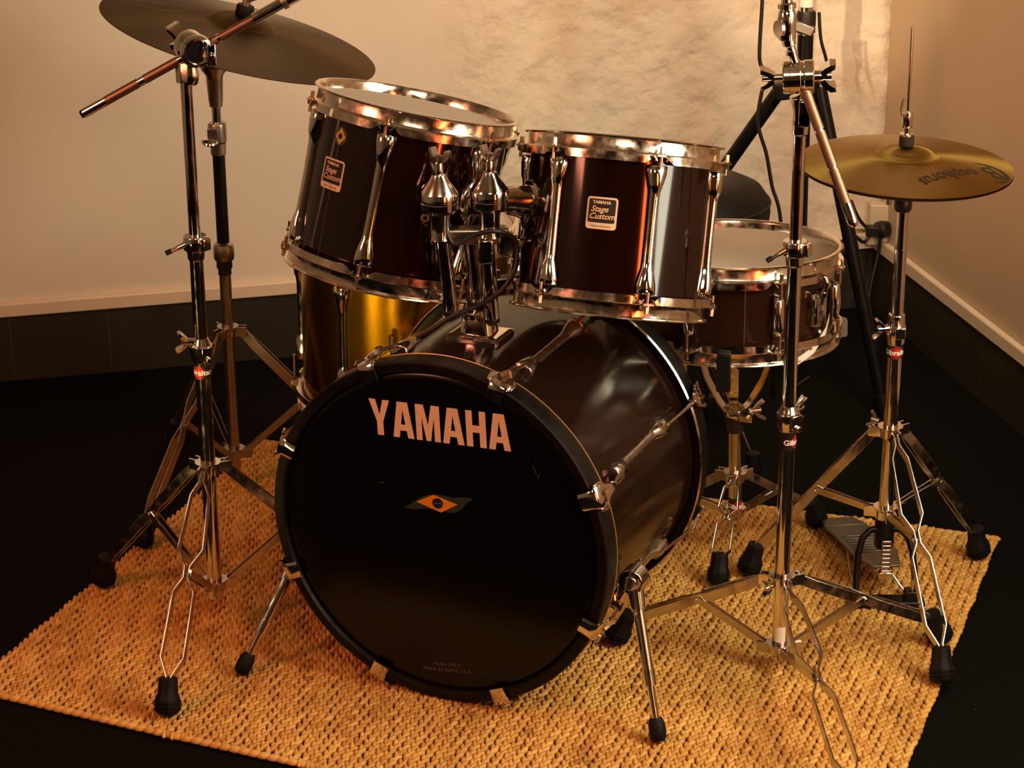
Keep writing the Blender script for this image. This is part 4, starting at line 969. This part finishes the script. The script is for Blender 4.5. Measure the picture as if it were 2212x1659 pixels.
m = MB(); hub(m, (px_, py_), .350, .0118, [(f[0] - px_, f[1] - py_) for f in RF]); m.build('leg_collar', M['dull_steel'], RT)
m = MB(); hub(m, (px_, py_), .098, .0118, [(f[0] - px_, f[1] - py_) for f in RF], .014); m.build('brace_collar', M['dull_steel'], RT)
for f in RF:
    d = V3(f[0] - px_, f[1] - py_, 0).normalized(); folding_leg(V3(px_, py_, .346) + d * .024, f, RT, (px_, py_), .096, bow=.5, h=.018, foot=1.0, mat='dull_steel')

# --- hi-hat cymbals
hc = V3(.656, 3.720, .795); hn = V3(.024, -.030, 1)
top, tf = cymbal('hi_hat_cymbal', .178, hc, hn, 'brass', .050, .017, .018)
tag(top, 'upper golden hi-hat cymbal with a black upside-down script logo', 'cymbal', 'hi-hat cymbals')
low, lf_ = cymbal('hi_hat_cymbal', .1775, hc - UP * .0055, -hn, 'brass', .050, .017, .018)
tag(low, 'lower hi-hat cymbal turned over directly beneath the top one, only its edge showing', 'cymbal', 'hi-hat cymbals')
th = math.radians(31); ex = V3(-math.cos(th), -math.sin(th), 0); ey = V3(math.sin(th), -math.cos(th), 0)
def LG(x, y, e=.0006): 
    p = V3(.067, -.081, 0) + ex * x * 1.12 + ey * y * 1.36; return tf(p.x, p.y, e)
m = MB(); map_text(m, text_polys('osphorus', .036, shear=.12, offset=.0003), lambda x, y: LG((x + .015) * .78, y + x * x * 1.2 - .002)); 
map_text(m, text_polys('B', .052, shear=.1, offset=.0004), lambda x, y: LG((x - .082) * .8 , y + .006)); kid(m, 'logo_lettering', M['ink'], top)
kid(crescent(LG, -.056, .005, .031, .007, 60, 262), 'logo_swoosh', M['ink'], top)
CL = thing('hi_hat_clutch', 'chrome clutch with felt clamped on the rod above the hi-hat cymbals', 'drum hardware', (.656, 3.72, .828), None)
m = MB().lathe([(.0035, .860), (.0088, .860), (.0092, .862), (.0092, .884), (.0088, .886), (.0035, .886)], (.6552, 3.72, 0), UP, 28); m.build('clutch_barrel', M['chrome'], CL)
m = MB().tube((.6555, 3.72, .838), (.6552, 3.72, .861), .0052, n=18).lathe([(.004, .846), (.0115, .846), (.0118, .849), (.004, .850)], (.6555, 3.72, 0), UP, 28); m.build('clutch_sleeve', M['chrome'], CL)
m = MB().lathe([(.004, .829), (.0118, .829), (.0125, .832), (.0125, .843), (.0115, .846), (.004, .846)], (.656, 3.72, 0), UP, 28); m.build('felt_washer', M['felt'], CL)
w_ = MB().path([(.647, 3.718, .880), (.643, 3.716, .890), (.6445, 3.714, .902), (.646, 3.714, .910)], .0022, 10); w_.build('wing_screw', M['dull_steel'], CL)

# --- black speaker tripod, throne, cables, socket behind the kit
TP = thing('speaker_tripod', 'tall black tripod stand behind the snare drum by the plaster wall', 'tripod stand', (.612, 4.70, 0))
tx, ty = .612, 4.70
MB().tube((tx, ty, .20), (tx - .004, ty, .800), .0165, n=28).build('column', M['black_metal'], TP)
MB().tube((tx - .004, ty, .79), (tx - .008, ty, 1.12), .0150, n=28).build('upper_tube', M['chrome'], TP)
MB().lathe([(.0153, .858), (.0156, .858), (.0156, .893), (.0153, .893)], (tx - .005, ty, 0), UP, 32, ring=True).build('label_wrap', M['white_print'], TP)
m = MB().lathe([(.0150, .802), (.0195, .804), (.0200, .820), (.0200, .842), (.0185, .848), (.0150, .849)], (tx - .004, ty, 0), UP, 32); m.build('height_collar', M['black_plastic'], TP)
m = MB(); m.box((tx - .010, ty - .026, .818), (V3(.9, -.3, -.3).normalized(), V3(.3, .9, 0).normalized(), V3(.3, 0, .9).normalized()), (.020, .008, .010)); m.build('clamp_knob', M['dull_steel'], TP, bevel=.002)
m = MB().lathe([(.0165, .655), (.026, .658), (.030, .668), (.030, .705), (.024, .712), (.0165, .715)], (tx, ty, 0), UP, 28)
m.box((tx - .038, ty - .01, .685), (V3(1, 0, .12).normalized(), V3(0, 1, 0), V3(-.12, 0, 1).normalized()), (.030, .014, .018)); m.build('leg_yoke', M['black_metal'], TP, bevel=.004)
for f, yk in (((.165, 4.86, .018), (-.048, .0)), ((.792, 4.585, .018), (.028, -.008)), ((.660, 5.02, .018), (.0, .03))):
    a = V3(tx + yk[0], ty + yk[1], .690); F_ = vec(f)
    lg = MB().tube(a, F_, .0150, n=24).build('leg', M['black_metal'], TP)
    MB().lathe([(0, -.018), (.017, -.016), (.018, 0), (.0165, .030), (.0145, .032)], F_, (a - F_), 20).build('rubber_foot', M['rubber'], lg)
    J = a + (F_ - a) * .5; b = MB().tube((tx, ty, .26), J, .0075, n=12); b.build('brace', M['black_metal'], lg)
MB().lathe([(.0165, .240), (.024, .242), (.024, .280), (.0165, .282)], (tx, ty, 0), UP, 24).build('brace_collar', M['black_metal'], TP)

TR = thing('drum_throne', 'round dark padded drum throne behind the right rack tom', 'stool', (.350, 4.40, 0))
m = MB().lathe([(0, .585), (.06, .584), (.11, .578), (.145, .562), (.160, .540), (.163, .515), (.160, .490), (.150, .478), (0, .478)], (.350, 4.40, 0), UP, 64); m.build('seat', M['vinyl'], TR, angle=60)
MB().path([(.350 + .1615 * math.cos(2 * PI * k / 48), 4.40 + .1615 * math.sin(2 * PI * k / 48), .535) for k in range(48)], .003, 8, closed=True).build('piping', M['black_plastic'], TR)
MB().tube((.35, 4.40, .12), (.35, 4.40, .48), .014, n=20).build('post', M['chrome'], TR)
for az in (70, 190, 310):
    a = math.radians(az); d = V3(math.cos(a), math.sin(a), 0); f = V3(.35, 4.40, .0) + d * .20
    lg = MB().strip([V3(.35, 4.40, .30) + d * .018, f + UP * .04], UP, UP.cross(d), .02, .004).build('leg', M['steel'], TR)
    MB().lathe([(0, 0), (.016, 0), (.018, .012), (.014, .045), (0, .046)], (f.x, f.y, .0125 if az == 310 else .001), UP, 12).build('rubber_foot', M['rubber'], lg)

def spline(pts, k=10):
    pts = [vec(p) for p in pts]; out = []
    for i in range(len(pts) - 1):
        p0, p1, p2, p3 = pts[max(i - 1, 0)], pts[i], pts[i + 1], pts[min(i + 2, len(pts) - 1)]
        for j in range(k):
            t = j / k; out.append(.5 * ((2 * p1) + (p2 - p0) * t + (2 * p0 - 5 * p1 + 4 * p2 - p3) * t * t + (3 * p1 - p0 - 3 * p2 + p3) * t ** 3))
    return out + [pts[-1]]
o = MB().path(spline([(.507, 4.62, 1.05), (.508, 4.62, .895), (.506, 4.62, .772), (.517, 4.62, .732), (.507, 4.62, .640), (.527, 4.62, .568), (.541, 4.62, .500), (.562, 4.62, .420), (.575, 4.64, .20), (.57, 4.70, .006), (.66, 4.80, .006)]), .0040, 10).build('cable', M['cable'])
tag(o, 'black cable hanging straight down beside the left leg of the black tripod', 'cable')
o = MB().path(spline([(.634, 4.70, .845), (.640, 4.70, .79), (.655, 4.705, .74), (.668, 4.715, .68)]), .0036, 10).build('cable', M['cable'])
tag(o, 'short black cable looping down the right side of the tripod column', 'cable')
o = MB().path(spline([(-.150, 3.47, .590), (-.140, 3.440, .600), (-.098, 3.432, .632), (-.055, 3.436, .650), (-.018, 3.440, .672), (.006, 3.448, .708), (.008, 3.458, .745), (-.004, 3.452, .762), (-.030, 3.440, .772), (-.060, 3.440, .764), (-.088, 3.437, .752), (-.100, 3.440, .770), (-.096, 3.452, .780)]), .0040, 10).build('microphone_cable', M['cable'])
tag(o, 'black microphone cable wound round the chrome tom holder', 'cable')

# wall socket in the far corner with a plug and lead
SK = thing('wall_socket', 'cream double power socket box low in the far corner of the room', 'power socket', (.905, 5.235, .19))
cdir = (wl * .9 + wr * .15).normalized(); fd = V3(cdir.y, -cdir.x, 0)
m = MB(); m.box((.898, 5.262, .232), (cdir, fd, UP), (.050, .016, .038)); so = m.build('socket_box', M['lens'], SK, bevel=.003)
m = MB(); m.box((.944, 5.225, .205), (V3(.97, .23, 0), V3(.23, -.97, 0), UP), (.014, .012, .044)); m.box((.880, 5.255, .182), (cdir, fd, UP), (.036, .014, .010)); m.build('side_cover', M['socket'], SK, bevel=.002)
m = MB(); m.box((.842, 5.272, .174), (wl, nl, UP), (.050, .012, .017)); o = m.build('cable_trunking', M['socket'], None, bevel=.002)
tag(o, 'white plastic cable trunking end on the ledge left of the socket', 'trunking')
PL = thing('power_plug', 'black round power plug pushed into the corner socket', 'plug', (.872, 5.235, .215))
m = MB().lathe([(0, -.018), (.014, -.017), (.019, -.010), (.021, 0), (.020, .014), (.017, .020), (0, .021)], (.873, 5.225, .216), V3(.75, -.6, .2), 24); m.box((.853, 5.222, .214), (V3(1, -.2, 0).normalized(), V3(.2, 1, 0).normalized(), UP), (.016, .012, .012)); m.build('plug_body', M['black_plastic'], PL, bevel=.003)
m = MB().path(spline([(.842, 5.222, .218), (.822, 5.215, .240), (.806, 5.20, .268), (.792, 5.18, .30)]), .0042, 10).path(spline([(.872, 5.220, .200), (.866, 5.215, .150), (.852, 5.20, .090), (.842, 5.18, .03), (.84, 5.14, .006)]), .0048, 10).path(spline([(.848, 5.220, .206), (.83, 5.21, .190), (.80, 5.19, .215), (.77, 5.16, .205), (.74, 5.12, .18)]), .0040, 10); m.build('lead', M['cable'], PL)
o = MB().loft([[V3(.772, 5.085, 0) + V3(x, 0, 0) + UP * (z) + V3(0, yy, 0) for x, z in ((-.011, .004), (-.009, .001), (.008, .001), (.011, .006), (.010, .040), (-.006, .046))] for yy in (-.008, .012)]).build('plastic_container', M['pale'], None)
tag(o, 'small pale plastic container on the floor against the tiles behind the snare', 'container')

# ------------------------------------------------------------------ light
wd = bpy.data.worlds.new('world'); sc.world = wd; wd.use_nodes = True
bg = wd.node_tree.nodes['Background']; bg.inputs['Color'].default_value = (1, .62, .36, 1); bg.inputs['Strength'].default_value = .025
def area(name, loc, to, sx, sy, power, col, spread=180):
    l = bpy.data.lights.new(name, 'AREA'); l.shape = 'RECTANGLE'; l.size = sx; l.size_y = sy; l.energy = power; l.color = col; l.spread = math.radians(spread)
    o = bpy.data.objects.new(name, l); COL.objects.link(o); o.location = loc
    o.rotation_euler = (vec(to) - vec(loc)).to_track_quat('-Z', 'Y').to_euler(); return o
def spot(name, loc, to, power, col, angle, blend=.6, size=.05):
    l = bpy.data.lights.new(name, 'SPOT'); l.energy = power; l.color = col; l.spot_size = math.radians(angle); l.spot_blend = blend; l.shadow_soft_size = size
    o = bpy.data.objects.new(name, l); COL.objects.link(o); o.location = loc
    o.rotation_euler = (vec(to) - vec(loc)).to_track_quat('-Z', 'Y').to_euler(); return o
area('window_lamp', (1.43, 2.80, 1.05), (.20, 2.95, .45), .95, 1.6, 58, (1., .91, .66))
area('front_lamp', (.2, .8, 2.55), (.45, 5.0, .7), .8, .5, 9, (1., .67, .40), 110)
spot('ceiling_lamp', (.50, 3.50, 2.66), (.30, 5.15, 1.0), 140, (1., .72, .46), 84, 1., .20)
spot('small_lamp', (-.50, 1.2, 2.0), (.74, 5.2, .88), 430, (1., .70, .43), 9.5, .8, .02)
area('added_low_fill', (-1.175, 2.60, .28), (-.26, 3.95, .42), .12, .30, .42, (1., .66, .20), 22)  # added light, aimed at the floor tom to raise its gold band
area('red_lamp', (1.38, 1.35, .95), (.1, 3.4, .75), .12, 1.1, 4.5, (1., .14, .03), 100)
area('left_lamp', (-1.75, 2.3, 1.75), (-.2, 3.7, .1), .5, .7, 11, (1., .30, .16), 120)
sc.view_settings.view_transform = 'Standard'; sc.view_settings.look = 'None'; sc.view_settings.exposure = 0; sc.view_settings.gamma = 1
sc.cycles.use_denoising = True; sc.cycles.max_bounces = 8; sc.cycles.sample_clamp_indirect = 4
